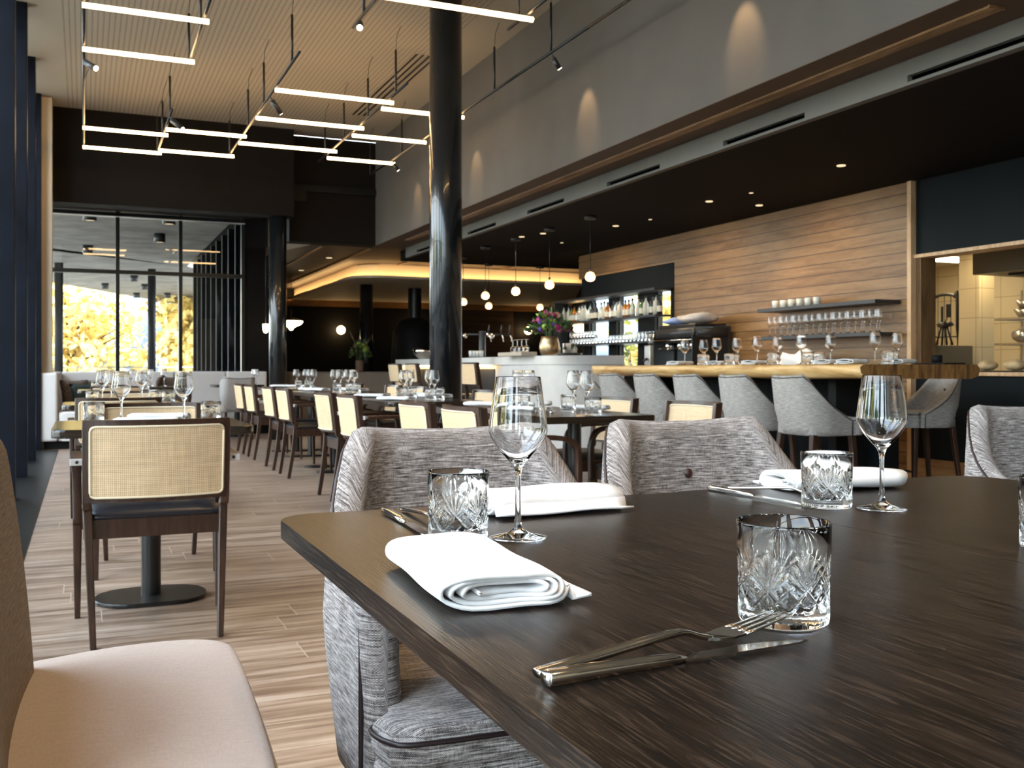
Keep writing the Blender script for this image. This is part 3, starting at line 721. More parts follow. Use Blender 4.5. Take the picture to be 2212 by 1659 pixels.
def bar_stool():
    t = thing('bar_stool', None, 'bar stool')
    shell('backrest', .235, -.23, .12, .945, .655, .535, .05, 'stooltweed', t, topw=.86, botw=.95, rake=.09, drop=1.35, tuft=.82, r=.17, dip=.008, swoop=.25)
    bt = lathe('button', [(0, .007), (.008, .005), (.012, 0)], 'button', t, 12, (0, -.205, .82)); bt.rotation_euler = (-pi/2+.15, 0, 0)
    hw = .182; fw = .232
    pts = [(-hw, -.17), (hw, -.17), (hw, .135), (fw-.03, .155), (fw, .18), (fw-.01, .225), (fw-.05, .245), (0, .25), (-fw+.05, .245), (-fw+.01, .225), (-fw, .18), (-fw+.03, .155), (-hw, .135)]
    prism('seat_base', [(x*.985, y*.985) for x, y in pts], .535, .61, 'stooltweed', t, .012, True)
    st = prism('seat', pts, .602, .655, 'stooltweed', t, .02, True)
    tube('piping', bezier([(x*1.006, y*1.006, .636) for x, y in pts[2:13]], 3), .004, 'piping', st, 6)
    for s in (-1, 1): tleg(t, s*.17, .17, .54, s*.03, .03, a=.042); tleg(t, s*.165, -.15, .54, s*.03, -.06, a=.042)
    for y in (.19,): tube('footrest', [(-.186, y, .2), (.186, y, .2)], .009, 'chairwood', t, 8)
    return t
def side_chair(fab, name='upholstered_dining_chair'):
    t = thing(name, None, 'chair')
    shell('backrest', .235, -.24, -.10, .872, .80, .38, .05, fab, t, topw=.96, botw=.88, rake=.07, drop=.6, r=.09, dip=.012)
    prism('seat', rrect(-.235, .235, -.19, .25, .06), .38, .47, fab, t, .025, True)
    for s in (-1, 1): tleg(t, s*.19, .19, .385, s*.015, .015); tleg(t, s*.17, -.19, .385, s*.015, -.05)
    return t

RAT = Kit(rattan_chair())
BARRAT = Kit(rattan_chair(.66, 1.055, .80, False, 'rattan_bar_chair'))
TUB = Kit(tub_chair()); STOOL = Kit(bar_stool())
PALE = Kit(side_chair('paletweed')); SHADED = Kit(side_chair('shadetweed'))
# -- two tub chairs across the near table and one at the next table
TUB.put((.70, 1.70, 0), pi, 'grey tweed tub chair under the near table, its seat visible below the left edge', 'grey tweed tub chairs')
TUB.put((1.325, 1.76, 0), pi, 'grey tweed tub chair with a brown button, behind the seam of the nearest table', 'grey tweed tub chairs')
TUB.put((2.79, 2.06, 0), pi-.24, 'grey tweed tub chair cut by the right edge of the photo', 'grey tweed tub chairs')
# -- rattan chairs in the left hand row
G = 'rattan chairs of the left row'
RAT.put((.245, 4.03, 0), 0, 'rattan armchair with its back to the camera, largest one at the left', G)
RAT.put((.32, 5.20, 0), pi, 'rattan armchair facing the camera across the nearest small left table', G)
RAT.put((.20, 6.87, 0), 0, 'rattan armchair seen from behind, at the near side of the second small left table', G)
RAT.put((.30, 8.17, 0), pi, 'rattan armchair at the far side of the second small left table', G)
RAT.put((.31, 11.2, 0), 0, 'rattan armchair farthest back in the left row, before the banquette', G)
# -- middle row, window side chairs facing right
G = 'rattan chairs on the window side of the middle row'
mid = [4.47, 5.2, 6.70, 7.43, 9.10, 9.87, 11.05, 11.85]
names = ['nearest one, partly behind the tub chair', 'second from the camera', 'third from the camera', 'fourth from the camera', 'fifth from the camera', 'sixth from the camera', 'seventh from the camera', 'farthest one, next to the pale chair']
for y, nm in zip(mid, names):
    RAT.put((1.955, y, 0), -pi/2, 'rattan armchair, window side of the middle tables, '+nm, G)
G = 'rattan chairs on the bar side of the middle row'
for y, nm in zip([4.56, 5.41, 6.8, 7.6, 9.4, 10.25, 11.8], ['nearest one, right of the tub chair', 'second from the camera', 'third from the camera', 'fourth from the camera', 'fifth from the camera', 'sixth from the camera', 'farthest one']):
    RAT.put((2.79, y, 0), pi/2, 'rattan armchair, bar side of the middle tables, '+nm, G)
for y, nm in zip([10.64, 11.35, 12.8, 13.6], ['nearest one, right of the big black column', 'second one, edged by the big black column', 'third one, left of the big black column', 'farthest one']):
    BARRAT.put((4.36, y, 0), -pi/2, 'tall rattan bar chair at the white counter, '+nm, 'rattan bar chairs at the white counter')
G = 'grey upholstered bar stools at the wooden bar'
for y, nm in zip([5.38, 6.0, 6.62, 7.24, 7.86, 8.45], ['nearest one', 'second from the camera', 'third from the camera', 'fourth from the camera', 'fifth from the camera', 'farthest one']):
    STOOL.put((4.60, y, 0), -pi/2, 'grey upholstered bar stool in front of the long wooden bar, '+nm, G)
STOOL.put((5.99, 5.78, 0), pi/2-.2, 'grey bar stool with dark button tucked in at the kitchen end of the wooden bar', G)
STOOL.put((5.99, 6.75, 0), pi/2, 'shaded grey bar stool behind the wooden bar, seen below the slab', G)
PALE.put((1.94, 14.2, 0), .1, 'pale grey upholstered chair seen from behind, by the banquette seam')
SHADED.put((1.12, 14.35, 0), 2.9, 'upholstered chair with shade painted dark brown, in front of the pale banquette')
RAT.put((5.30, 16.55, 0), 0, 'dim rattan chair beyond the third column, in front of the rear booth')

# -- wide beige lounge chair in the lower left corner
t = thing('lounge_chair', 'wide beige upholstered lounge chair in the lower left corner', 'chair')
pts = [(-.17, 1.12), (.15, 1.12), (.212, 1.16), (.234, 1.30), (.252, 1.6), (.260, 1.86), (.252, 1.93), (.220, 1.972), (.15, 1.992), (.04, 1.985), (-.10, 1.94), (-.17, 1.91)]
pts = [(v.x, v.y) for v in bezier([(x, y, 0) for x, y in pts+[pts[0]]], 4)[:-1]]
bm = bmesh.new(); rg = []; cx_, cy_ = .04, 1.55
for k_, z_ in ((.97, .33), (1.0, .345), (1.0, .440), (.996, .452), (.985, .462), (.965, .468), (.92, .471), (.7, .475), (.4, .477), (.1, .477)): rg.append([bm.verts.new((cx_+(x-cx_)*k_, cy_+(y-cy_)*k_, z_)) for x, y in pts])
for r0, r1 in zip(rg, rg[1:]):
    for i in range(len(pts)): bm.faces.new((r0[i], r0[(i+1) % len(pts)], r1[(i+1) % len(pts)], r1[i]))
bm.faces.new(rg[0][::-1]); bm.faces.new(rg[-1])
s_ = obj('seat', bm_out(bm), 'beige', t, True)
tube('piping', [(cx_+(x-cx_)*1.002, cy_+(y-cy_)*1.002, .444) for x, y in pts[4:42]], .0028, 'caneedge', s_, 6)
prism('seat_base', [(x*.96-.005, 1.58+(y-1.58)*.96) for x, y in pts], .24, .335, 'tan', t, .02, True)
tube('piping', [(x, y, .445) for x, y in pts[4:42]], .0028, 'caneedge', s_, 6)
bm = bmesh.new(); uvl = bm.loops.layers.uv.new('UVMap'); g = {}
ny, nz_ = 10, 10
for sd in (0, 1):
    for i in range(ny+1):
        for k in range(nz_+1):
            u, v = -1+2*i/ny, k/nz_
            hh = .5*(.66+.05*sin(pi*v)-.10*v**4)
            y = 1.535+u*hh; z = .40+.50*v-(.035*u**4)*v
            e = (1-abs(u)**5)*(1-v**8)
            x = -.088-.045*v**1.3+(.0 if sd else -.085)*(.35+.65*e)+.02*u*u
            g[sd, i, k] = bm.verts.new((x, y, z))
for i in range(ny):
    for k in range(nz_):
        for sd in (0, 1): bm.faces.new((g[sd, i, k], g[sd, i+1, k], g[sd, i+1, k+1], g[sd, i, k+1]))
for i in range(ny):
    for k in (0, nz_): bm.faces.new((g[0, i, k], g[0, i+1, k], g[1, i+1, k], g[1, i, k]))
for k in range(nz_):
    for i in (0, ny): bm.faces.new((g[0, i, k], g[0, i, k+1], g[1, i, k+1], g[1, i, k]))
for f in bm.faces:
    for l in f.loops: l[uvl].uv = (l.vert.co.y, l.vert.co.z)
b_ = obj('backrest', bm_out(bm, False), 'tan', t, True); subsurf(b_, 1)
for x, y in ((-.14, 1.3), (.18, 1.3), (.18, 1.86), (-.14, 1.80)): tleg(t, x, y, .25, 0, 0)

# ------------------------------------------------------------------ banquette, booth, cushions
t = thing('banquette', 'long pale grey banquette running along the window wall and the back of the bay', 'banquette', (-.5, 13.15, 0))
t.location = (0, 0, 0)
box('side_backrest', -.50, -.29, 13.15, 15.95, .10, .935, 'banq', t, .035, True, 4)
prism('side_seat', rrect(-.289, .22, 13.17, 15.6, .05), .10, .455, 'banq', t, .03, True)
for a, b, nm in ((-.288, 1.25, 0), (1.255, 2.0, 1), (2.005, 2.62, 2)):
    box('back_cushion', a, b, 15.62, 15.93, .40, .94, 'banq', t, .03, True, 4)
prism('seat', rrect(.225, 2.62, 15.12, 15.62, .05), .14, .455, 'banq', t, .03, True)
box('plinth', -.44, .16, 13.24, 15.5, 0, .10, 'black', t); box('plinth', .225, 2.6, 15.2, 15.9, 0, .14, 'black', t)
for nm, lb, x, y, z, m, rz, rx in (('cushion', 'black, cream and rust patterned cushion leaning at the corner of the pale banquette', -.10, 14.35, .64, 'cushpat', .5, .25), ('cushion', 'black and cream patterned cushion right of the other patterned one', .14, 14.75, .64, 'cushpat', .9, .3), ('cushion', 'dark green velvet cushion below the patterned cushions', .04, 13.95, .60, 'cushgreen', .4, .4)):
    bm = bmesh.new(); n = 8; gg = {}
    for sd in (-1, 1):
        for i in range(n+1):
            for k in range(n+1):
                u, v = -1+2*i/n, -1+2*k/n; e = (1-u**4)*(1-v**4)
                gg[sd, i, k] = bm.verts.new((u*.2*(1-.06*(1-v*v)), sd*.055*e**.6, v*.2*(1-.06*(1-u*u)))) if not (sd == 1 and (i in (0, n) or k in (0, n))) else gg[-1, i, k]
    for sd in (-1, 1):
        for i in range(n):
            for k in range(n): bm.faces.new((gg[sd, i, k], gg[sd, i+1, k], gg[sd, i+1, k+1], gg[sd, i, k+1]))
    o = obj(nm, bm_out(bm), m, None, True); o.location = (x, y, z); o.rotation_euler = (-rx, 0, rz); tag(o, lb, 'cushion')
def arc_bench(name, cx, cy, r, a0, a1, h, m, label):
    t = thing(name, label, 'booth')
    P = [(cx+r*cos(a0+(a1-a0)*i/20), cy+r*sin(a0+(a1-a0)*i/20), 0) for i in range(21)]
    bm = bmesh.new(); bm_sweep(bm, [(x, y, h/2) for x, y, z in P], rsec(.14, h, .4)); obj('backrest', bm_out(bm), m, t, True)
    bm = bmesh.new(); bm_sweep(bm, [(cx+(r-.32)*cos(a0+(a1-a0)*i/20), cy+(r-.32)*sin(a0+(a1-a0)*i/20), .23) for i in range(21)], rsec(.46, .44, .2)); obj('seat', bm_out(bm), m, t, True)
    return t
arc_bench('curved_booth', 4.6, 20.5, 3.4, pi*1.37, pi*1.60, .93, 'booth', 'taupe curved booth seat carrying a flower vase, before the third column')

# ------------------------------------------------------------------ columns (structure)
for nm, x, y, z1 in (('column_near', 2.96, 8.3, CEIL), ('column_bay', 2.47, 13.84, 3.085), ('column_rear', 4.81, 17.86, 2.54)):
    struct(lathe(nm, [(0, 0), (.1446 if nm == 'column_near' else .119, 0), (.1446 if nm == 'column_near' else .119, z1), (0, z1)], 'column', None, 48, (x, y, 0), True))
for nm in ('column_near', 'column_bay', 'column_rear'):
    me = bpy.data.objects[nm].data
    for p in me.polygons: p.use_smooth = abs(p.normal.z) < .5

# ------------------------------------------------------------------ tables
def near_table(x0, x1, y0, y1, corners, label):
    t = thing('dining_table', label, 'table', (0, 0, 0), 0, 'dark oak tables in the foreground')
    P = []; n = 8
    for (cx, cy, a0, r) in ((x1, y1, 0, corners[0]), (x0, y1, pi/2, corners[1]), (x0, y0, pi, corners[2]), (x1, y0, 1.5*pi, corners[3])):
        sx = -1 if cx == x1 else 1; sy = -1 if cy == y1 else 1
        if r == 0: P.append((cx, cy)); continue
        for i in range(n+1):
            a = a0+pi/2*i/n; P.append((cx+sx*r+r*cos(a), cy+sy*r+r*sin(a)))
    prism('tabletop', P, .722, .75, 'tabletop', t, .003, False, 2)
    xc, yc = (x0+x1)/2, (y0+y1)/2
    for yy in (y0+.3, y1-.35):
        lathe('column', [(.04, .02), (.04, .722)], 'ltbase', t, 24, (xc, yy, 0))
        b = prism('foot', rrect(xc-.24, xc+.24, yy-.1, yy+.1, .099), 0, .018, 'ltbase', t, .004)
    return t
near_table(.28, 1.0395, .18, 1.595, (0.004, .055, .055, .004), 'dark stained oak table nearest the camera, left of the seam between the two tops')
near_table(1.0405, 1.80, .18, 1.605, (.085, .004, .004, .085), 'dark stained oak table right of the seam, with a rounded far right corner')
def small_table(label, cx, cy, sx, sy, single=True, group=None, name='restaurant_table', feet=None):
    t = thing(name, label, 'table', (cx, cy, 0), 0, group)
    prism('tabletop', rrect(-sx/2, sx/2, -sy/2, sy/2, .05), .716, .75, 'tablesmall', t, .010)
    if single:
        lathe('column', [(.040, .015), (.040, .716)], 'ltbase', t, 20); prism('foot', rrect(-.225, .225, -.17, .17, .15), 0, .018, 'ltbase', t, .006)
    else:
        for yy in [f-cy for f in feet]:
            lathe('column', [(.036, .015), (.036, .716)], 'ltbase', t, 20, (0, yy, 0)); prism('foot', [(x, y+yy) for x, y in rrect(-.3, .3, -.07, .07, .065)], 0, .018, 'ltbase', t, .006)
    return t
small_table('small black table nearest in the left row, behind the closest rattan chair', .265, 4.50, .76, .74, group='small tables of the left row')
small_table('second small black table of the left row', .25, 7.26, .76, .74, group='small tables of the left row')
small_table('third small black table of the left row, in front of the banquette', .32, 11.80, .76, .74, group='small tables of the left row')
small_table('small black table standing at the corner of the pale banquette', .90, 13.6, .76, .74, group='small tables of the left row')
TA = (1.95, 2.67, 4.28, 5.72); TB = (1.95, 2.67, 6.62, 8.05); TC = (1.95, 2.67, 9.0, 10.5); TD = (1.98, 2.7, 11.15, 12.6)
for T, fe, nm in ((TA, (4.515, 5.3), 'nearest long black table of the middle row, left of the grey bar stools'), (TB, (6.75, 7.5), 'second long black table of the middle row, in front of the big column'), (TC, (9.25, 9.8), 'third long black table of the middle row'), (TD, (11.05, 11.82), 'farthest long black table of the middle row')):
    small_table(nm, (T[0]+T[1])/2, (T[2]+T[3])/2, T[1]-T[0], T[3]-T[2], False, 'long tables of the middle row', feet=fe)
# ------------------------------------------------------------------ glassware, napkins, cutlery
def wine_prof(k=1.0, solid=True):
    out = [(0, 0), (.038, 0), (.0402, .0012), (.0400, .0022), (.030, .0038), (.016, .0072), (.008, .0125), (.0048, .020), (.0040, .034), (.0037, .060), (.0039, .082), (.0048, .093), (.0085, .1020), (.017, .1110), (.030, .1265), (.0385, .1400), (.0410, .1480), (.0408, .1540), (.0385, .1720), (.0350, .1960), (.0313, .2225), (.0310, .2235)]
    inn = [(.0303, .2235), (.0301, .2225), (.0339, .1960), (.0374, .1720), (.0396, .1540), (.0398, .1482), (.0373, .1410), (.0288, .1282), (.0158, .1130), (.006, .1065), (0, .1052)]
    return out+inn
def wine_glass(mm='glass', n=64, name='wine_glass'):
    me = bm_out(lathe_me(wine_prof(), n)); return obj(name, me, mm, None, True)
def tumbler(mm='glass', nt=240, nz=90, name='cut_glass_tumbler'):
    H, R0, R1 = .0925, .0412, .0433
    bm = bmesh.new(); rings = []
    def pat(a, z):
        f = z/H; u = a/(2*pi)*7; fr = (u % 1)-.5; d = 0
        if f < .06: return -.0012*(1-(f/.06))**2*1.0
        if f < .17: return .0002*sin(a*32)
        lim = .62+.22*(.5-abs(fr))*2*.0
        tri = lambda x: abs(((x+.5) % 1)-.5)*2      # 0 at integer
        if f < .50:            # diamond cuts
            w = (f-.17)/.33*1.5
            for s in (-1, 1):
                for mlt in (1, 2):
                    q = tri(u*mlt*.5*2/ (1 if mlt == 1 else 1)+s*w*mlt*.5)
                    d = max(d, (1-min(1, q/(.20*mlt)))*(.0027 if mlt == 1 else .0014))
        if f >= .36:           # fan of petals
            ang = math.atan2(fr*1.25, (f-.36)*2.2+.02); rr = math.hypot(fr*1.25, (f-.36)*2.2)
            tip = .86-.10*abs(sin(ang*3.2))
            if rr < tip and abs(ang) < 1.25:
                q = abs(((ang*2.9+.5) % 1)-.5)*2
                d = max(d, (1-q)*.0028*min(1, (tip-rr)*5)*min(1, rr*6))
        return -d
    for j in range(nz+1):
        z = H*j/nz; R = R0+(R1-R0)*(j/nz)**1.5
        if j == 0: R -= .0015
        if j == nz: R -= .0004
        rings.append([bm.verts.new(((R+pat(2*pi*i/nt, z))*cos(2*pi*i/nt), (R+pat(2*pi*i/nt, z))*sin(2*pi*i/nt), z)) for i in range(nt)])
    for r, z in ((R1-.0012, H+.0006), (R1-.0024, H), (R1-.0032, H*.8), (R0-.0042, H*.4), (R0-.0050, .022), (R0-.012, .0145), (.012, .0130)):
        rings.append([bm.verts.new((r*cos(2*pi*i/nt), r*sin(2*pi*i/nt), z)) for i in range(nt)])
    for a, b in zip(rings, rings[1:]):
        for i in range(nt): bm.faces.new((a[i], a[(i+1) % nt], b[(i+1) % nt], b[i]))
    c = bm.verts.new((0, 0, .0130)); c0 = bm.verts.new((0, 0, .0012))
    for i in range(nt): bm.faces.new((rings[-1][i], rings[-1][(i+1) % nt], c)); bm.faces.new((rings[0][(i+1) % nt], rings[0][i], c0))
    return obj(name, bm_out(bm, False), mm, None, True)
def napkin(name='napkin', turns=3.52, wavy=1.3):
    """rolled and flattened linen napkin: width x .14, length y .25, height .034"""
    hw, n = .068, 30; path = []
    th = .0037
    total = int(turns*n)
    for i in range(total+1):
        a = 2*pi*i/n; k = i/total; rv = .0035+.0128*k; rh = .030+(hw-.030)*k**.7
        ca, sa = cos(a+pi), sin(a+pi)
        x = rh*(abs(ca)**.55)*(1 if ca > 0 else -1); z = rv*(abs(sa)**.8)*(1 if sa > 0 else -1)
        path.append((x-(.004*k), z+.0192+(.002*(1-k))))
    # loose tail towards +x at the bottom
    lx, lz = path[-1]
    for i in range(1, 5): path.append((lx+.006*i, .0032+.0010*i))
    Ly, m_ = .25, 10; bm = bmesh.new(); G = []
    N_ = len(path)
    for i, (x, z) in enumerate(path):
        x0, z0 = path[max(i-1, 0)]; x1, z1 = path[min(i+1, N_-1)]; t = Vector((x1-x0, z1-z0)); t.normalize(); nx_, nz_ = -t.y, t.x
        row = []
        for k in range(m_+1):
            y = -Ly/2+Ly*k/m_+.0035*wavy*sin(i*.45+1)*(1 if k in (0, m_) else .3)*(1 if k else -1)
            wz = .0009*wavy*sin(x*60+k*.9+i*.2)
            row.append((bm.verts.new((x+nx_*th/2, y, max(.0002, z+nz_*th/2+wz))), bm.verts.new((x-nx_*th/2, y, max(.0002, z-nz_*th/2+wz)))))
        G.append(row)
    for i in range(N_-1):
        for k in range(m_):
            for s in (0, 1):
                q = (G[i][k][s], G[i+1][k][s], G[i+1][k+1][s], G[i][k+1][s]); bm.faces.new(q if s == 0 else q[::-1])
        for k in (0, m_):
            bm.faces.new((G[i][k][0], G[i][k][1], G[i+1][k][1], G[i+1][k][0]))
    for i in (0, N_-1):
        for k in range(m_): bm.faces.new((G[i][k][0], G[i][k+1][0], G[i][k+1][1], G[i][k][1]))
    return obj(name, bm_out(bm), 'napkin', None, True)
def knife():
    t = thing('table_knife', None, 'knife')
    P = [(0, 0, .0058), (.004, 0, .0062), (.03, 0, .0062), (.08, 0, .0058), (.112, 0, .0050), (.122, 0, .0040)]
    sweep('handle', P, rrect(-.0075, .0075, -.0055, .0055, .004, 3), 'steel', t, scales=[(.9, .75), (1, 1), (.98, .98), (.85, .85), (.7, .75), (.45, .5)])
    bm = bmesh.new(); O = [(.115, .0030), (.125, .0052), (.140, .0085), (.185, .0095), (.222, .0065), (.243, -.0035), (.232, -.0062), (.16, -.0058), (.115, -.0035)]
    lo = [bm.verts.new((x, y, .0030)) for x, y in O]; hi = [bm.verts.new((x, y, .0046)) for x, y in O]
    bm.faces.new(lo[::-1]); bm.faces.new(hi)
    for i in range(len(O)): bm.faces.new((lo[i], lo[(i+1) % len(O)], hi[(i+1) % len(O)], hi[i]))
    obj('blade', bm_out(bm), 'steel', t); return t
def fork():
    t = thing('table_fork', None, 'fork')
    P = bezier([(0, 0, .0040), (.01, 0, .0055), (.05, 0, .0085), (.10, 0, .0125), (.128, 0, .0135), (.145, 0, .0085), (.158, 0, .0052)], 4)
    n = len(P); sweep('handle', P, rrect(-.0068, .0068, -.0030, .0030, .0025, 3), 'steel', t, scales=[(1-.5*min(1, i/(n*.75)), 1-.3*i/n) for i in range(n)])
    bm = bmesh.new(); O = [(.152, .003), (.160, .0085), (.172, .0118), (.186, .0122), (.186, -.0122), (.172, -.0118), (.160, -.0085), (.152, -.003)]
    zf = lambda x: .0045+max(0, x-.166)**1.35*.33
    lo = [bm.verts.new((x, y, zf(x))) for x, y in O]; hi = [bm.verts.new((x, y, zf(x)+.0018)) for x, y in O]
    bm.faces.new(lo[::-1]); bm.faces.new(hi)
    for i in range(len(O)): bm.faces.new((lo[i], lo[(i+1) % len(O)], hi[(i+1) % len(O)], hi[i]))
    obj('neck', bm_out(bm), 'steel', t)
    for y in (-.0105, -.0035, .0035, .0105):
        P = [(x, y*(1-.1*(x-.186)/.05), zf(x)+.0009) for x in (.184, .195, .206, .217, .228, .236)]
        sweep('tine', P, rrect(-.0019, .0019, -.0010, .0010, .0008, 1), 'steel', t, scales=[1, 1, .95, .85, .65, .25])
    return t
TT = .7503
WG = Kit(tag(wine_glass(), None, 'wine glass')); TM = Kit(tag(tumbler(), None, 'tumbler')); NP = Kit(tag(napkin(), None, 'napkin'))
KN = Kit(knife()); FK = Kit(fork())
WG.put((.552, 1.250, TT), 0, 'empty wine glass on the near dark table, in front of the first tub chair', 'wine glasses on the near tables')
WG.put((1.222, 1.264, TT), 0, 'empty wine glass at the right, in front of the bar stools', 'wine glasses on the near tables')
TM.put((.476, 1.283, TT), .2, 'cut glass tumbler beside the left wine glass on the near table', 'cut glass tumblers on the near tables')
TM.put((1.159, 1.325, TT), .9, 'cut glass tumbler beside the right wine glass, in front of a folded napkin', 'cut glass tumblers on the near tables')
TM.put((.598, .742, TT), .55, 'large looking cut glass tumbler closest to the camera, behind the fork tips', 'cut glass tumblers on the near tables')
NP.put((.388, 1.005, TT), -.07, 'rolled white linen napkin closest to the camera, on the left edge of the table', 'rolled napkins on the near tables')
NP.put((.705, 1.495, TT), -pi/2+.06, 'rolled white napkin in front of the left tub chair, behind the wine glass stem', 'rolled napkins on the near tables')
NP.put((1.355, 1.535, TT), pi/2-.12, 'rolled white napkin behind the right hand tumbler', 'rolled napkins on the near tables')
KN.put((.311, .656, TT), .06, 'table knife with shining handle lying nearest the camera', 'cutlery on the near tables', 1.04)
FK.put((.313, .672, TT+.0005), .16, 'table fork nearest the camera, its tines in front of the tumbler', 'cutlery on the near tables', 1.12)
KN.put((.447, 1.545, TT), -pi/2-.04, 'table knife lying left of the left tumbler near the table corner', 'cutlery on the near tables')
FK.put((.482, 1.552, TT), -pi/2-.02, 'table fork lying half behind the left tumbler near the table corner', 'cutlery on the near tables')
KN.put((1.103, 1.585, TT), -pi/2+.08, 'table knife lying on the seam side in front of the second tub chair', 'cutlery on the near tables')
FK.put((1.135, 1.575, TT), -pi/2+.55, 'table fork leaning across the far knife, left of the right hand tumbler', 'cutlery on the near tables')
TM.put((1.163, .899, TT), .3, 'cut glass tumbler just cut off by the right edge of the photo', 'cut glass tumblers on the near tables')

# lighter versions for the tables further back
WG2 = Kit(tag(wine_glass('barglass', 28), None, 'wine glass')); TM2 = Kit(tag(tumbler('barglass', 96, 30), None, 'tumbler')); NP2 = Kit(tag(napkin('napkin', 1.6, 1.5), None, 'napkin'))
PUT = []
def setting(kit, kind, pts, rect, label, group, rz=None, z=TT):
    for i, (px, py) in enumerate(pts):
        x, y = clampt(gp(px, py, .75), rect, .10 if kind == 'napkin' else .05)
        rad = .115 if kind == 'napkin' else .046
        for _ in range(60):
            hit = [q for q in PUT if math.hypot(q[0]-x, q[1]-y) < q[2]+rad]
            if not hit: break
            q = hit[0]; dx, dy = x-q[0]+random.uniform(-.02, .02), y-q[1]+random.uniform(-.05, .05); m_ = math.hypot(dx, dy)+1e-6
            x, y = clampt((x+dx/m_*.03, y+dy/m_*.03), rect, .10 if kind == 'napkin' else .05)
        PUT.append((x, y, rad))
        n = len(pts); pos = '' if n == 1 else (', the %s from the left' % ORD[i])
        kit.put((x, y, z), (rz if rz is not None else 0)+random.uniform(-.25, .25), label+pos, group)
L1 = (-.11, .64, 4.13, 4.87); L2 = (-.13, .63, 6.89, 7.63); L3 = (-.06, .70, 11.43, 12.17); L4 = (.52, 1.28, 13.23, 13.97)
G1, G2, G3 = 'wine glasses on the restaurant tables', 'tumblers on the restaurant tables', 'napkins on the restaurant tables'
setting(WG2, 'wg', [(262, 914), (397, 914)], L1, 'wine glass on the nearest small left table', G1)
setting(TM2, 'tm', [(217, 915), (441, 913)], L1, 'tumbler on the nearest small left table', G2)
setting(NP2, 'napkin', [(332, 918), (345, 908)], L1, 'rolled napkin on the nearest small left table', G3, pi/2)
setting(WG2, 'wg', [(222, 876), (240, 872), (311, 876)], L2, 'wine glass on the second small left table', G1)
setting(TM2, 'tm', [(200, 873), (335, 872), (352, 875)], L2, 'tumbler on the second small left table', G2)
setting(NP2, 'napkin', [(262, 877)], L2, 'rolled napkin on the second small left table', G3, pi/2)
setting(WG2, 'wg', [(225, 840), (285, 840)], L3, 'wine glass on the third small left table', G1)
setting(TM2, 'tm', [(205, 840), (330, 839)], L3, 'tumbler on the third small left table', G2)
setting(WG2, 'wg', [(318, 832), (345, 832)], L4, 'wine glass on the banquette corner table', G1)
setting(WG2, 'wg', [(1118, 878), (1143, 880), (1238, 884), (1268, 890)], TA, 'wine glass on the nearest long middle table', G1)
setting(TM2, 'tm', [(1112, 884), (1136, 885), (1228, 889), (1281, 898)], TA, 'tumbler on the nearest long middle table', G2)
setting(NP2, 'napkin', [(1034, 877), (1137, 891), (1203, 874), (1345, 886)], TA, 'folded white napkin on the nearest long middle table', G3, .9)
setting(KN, 'wg', [(1180, 893)], TA, 'table knife on the nearest long middle table', 'cutlery on the middle tables', 1.2)
setting(FK, 'wg', [(1215, 893)], TA, 'table fork on the nearest long middle table', 'cutlery on the middle tables', 1.0)
setting(WG2, 'wg', [(872, 860), (886, 857), (938, 861), (1046, 856)], TB, 'wine glass on the second long middle table', G1)
setting(TM2, 'tm', [(868, 863), (888, 862), (930, 865), (948, 864)], TB, 'tumbler on the second long middle table', G2)
setting(NP2, 'napkin', [(803, 859), (856, 866), (962, 856), (1010, 859)], TB, 'folded white napkin on the second long middle table', G3, .8)
setting(WG2, 'wg', [(722, 845), (732, 843), (751, 846), (764, 847)], TC, 'wine glass on the third long middle table', G1)
setting(TM2, 'tm', [(728, 848), (756, 848), (770, 849)], TC, 'tumbler on the third long middle table', G2)
setting(NP2, 'napkin', [(663, 843), (697, 845), (703, 838), (790, 845)], TC, 'folded white napkin on the third long middle table', G3, .8)
setting(WG2, 'wg', [(640, 836), (650, 835), (665, 836), (676, 835)], TD, 'wine glass on the farthest long middle table', G1)
setting(TM2, 'tm', [(645, 838), (660, 838), (670, 837)], TD, 'tumbler on the farthest long middle table', G2)
setting(NP2, 'napkin', [(603, 836), (615, 835)], TD, 'folded white napkin on the farthest long middle table', G3, .8)
# corner table by the pale chair with glasses
small_table('black table by the pale grey chair, farthest from the camera', 2.05, 15.0-.22, .7, .6, group='small tables of the left row')
TE = (1.7, 2.4, 14.48, 15.08)
setting(WG2, 'wg', [(548, 830), (565, 830), (578, 830)], TE, 'wine glass on the farthest black table beside the pale chair', G1)
setting(TM2, 'tm', [(580, 829), (590, 829)], TE, 'tumbler on the farthest black table beside the pale chair', G2)
# ------------------------------------------------------------------ wooden bar, its settings
t = thing('wooden_bar', 'long live-edge blond wood bar slab with brown sawn end, on a black base', 'bar')
bm = bmesh.new(); n = 60; uvs = []
def edge(y, s): return .018*sin(y*2.3+s)+.010*sin(y*5.1+2*s)+.006*sin(y*11+s)
rows = []
for i in range(n+1):
    y = 5.04+(8.86-5.04)*i/n; e = edge(y, 0); e2 = edge(y, 3)
    sec = [(4.725+e*.5, 1.013), (4.70+e, .995), (4.715+e+.012*sin(y*7), .96), (4.745+e*1.2, .925), (4.80, .912+.006*sin(y*4)), (5.68, .912), (5.73+e2, .93), (5.75+e2, .98), (5.73+e2*.5, 1.013)]
    rows.append([bm.verts.new((x, y, z)) for x, z in sec])
for a, b in zip(rows, rows[1:]):
    for i in range(len(a)): bm.faces.new((a[i], a[(i+1) % len(a)], b[(i+1) % len(a)], b[i]))
f0 = bm.faces.new(rows[0][::-1]); f1 = bm.faces.new(rows[-1])
me = bm_out(bm); sl = obj('slab', me, ['slab', 'slabend'], t, True)
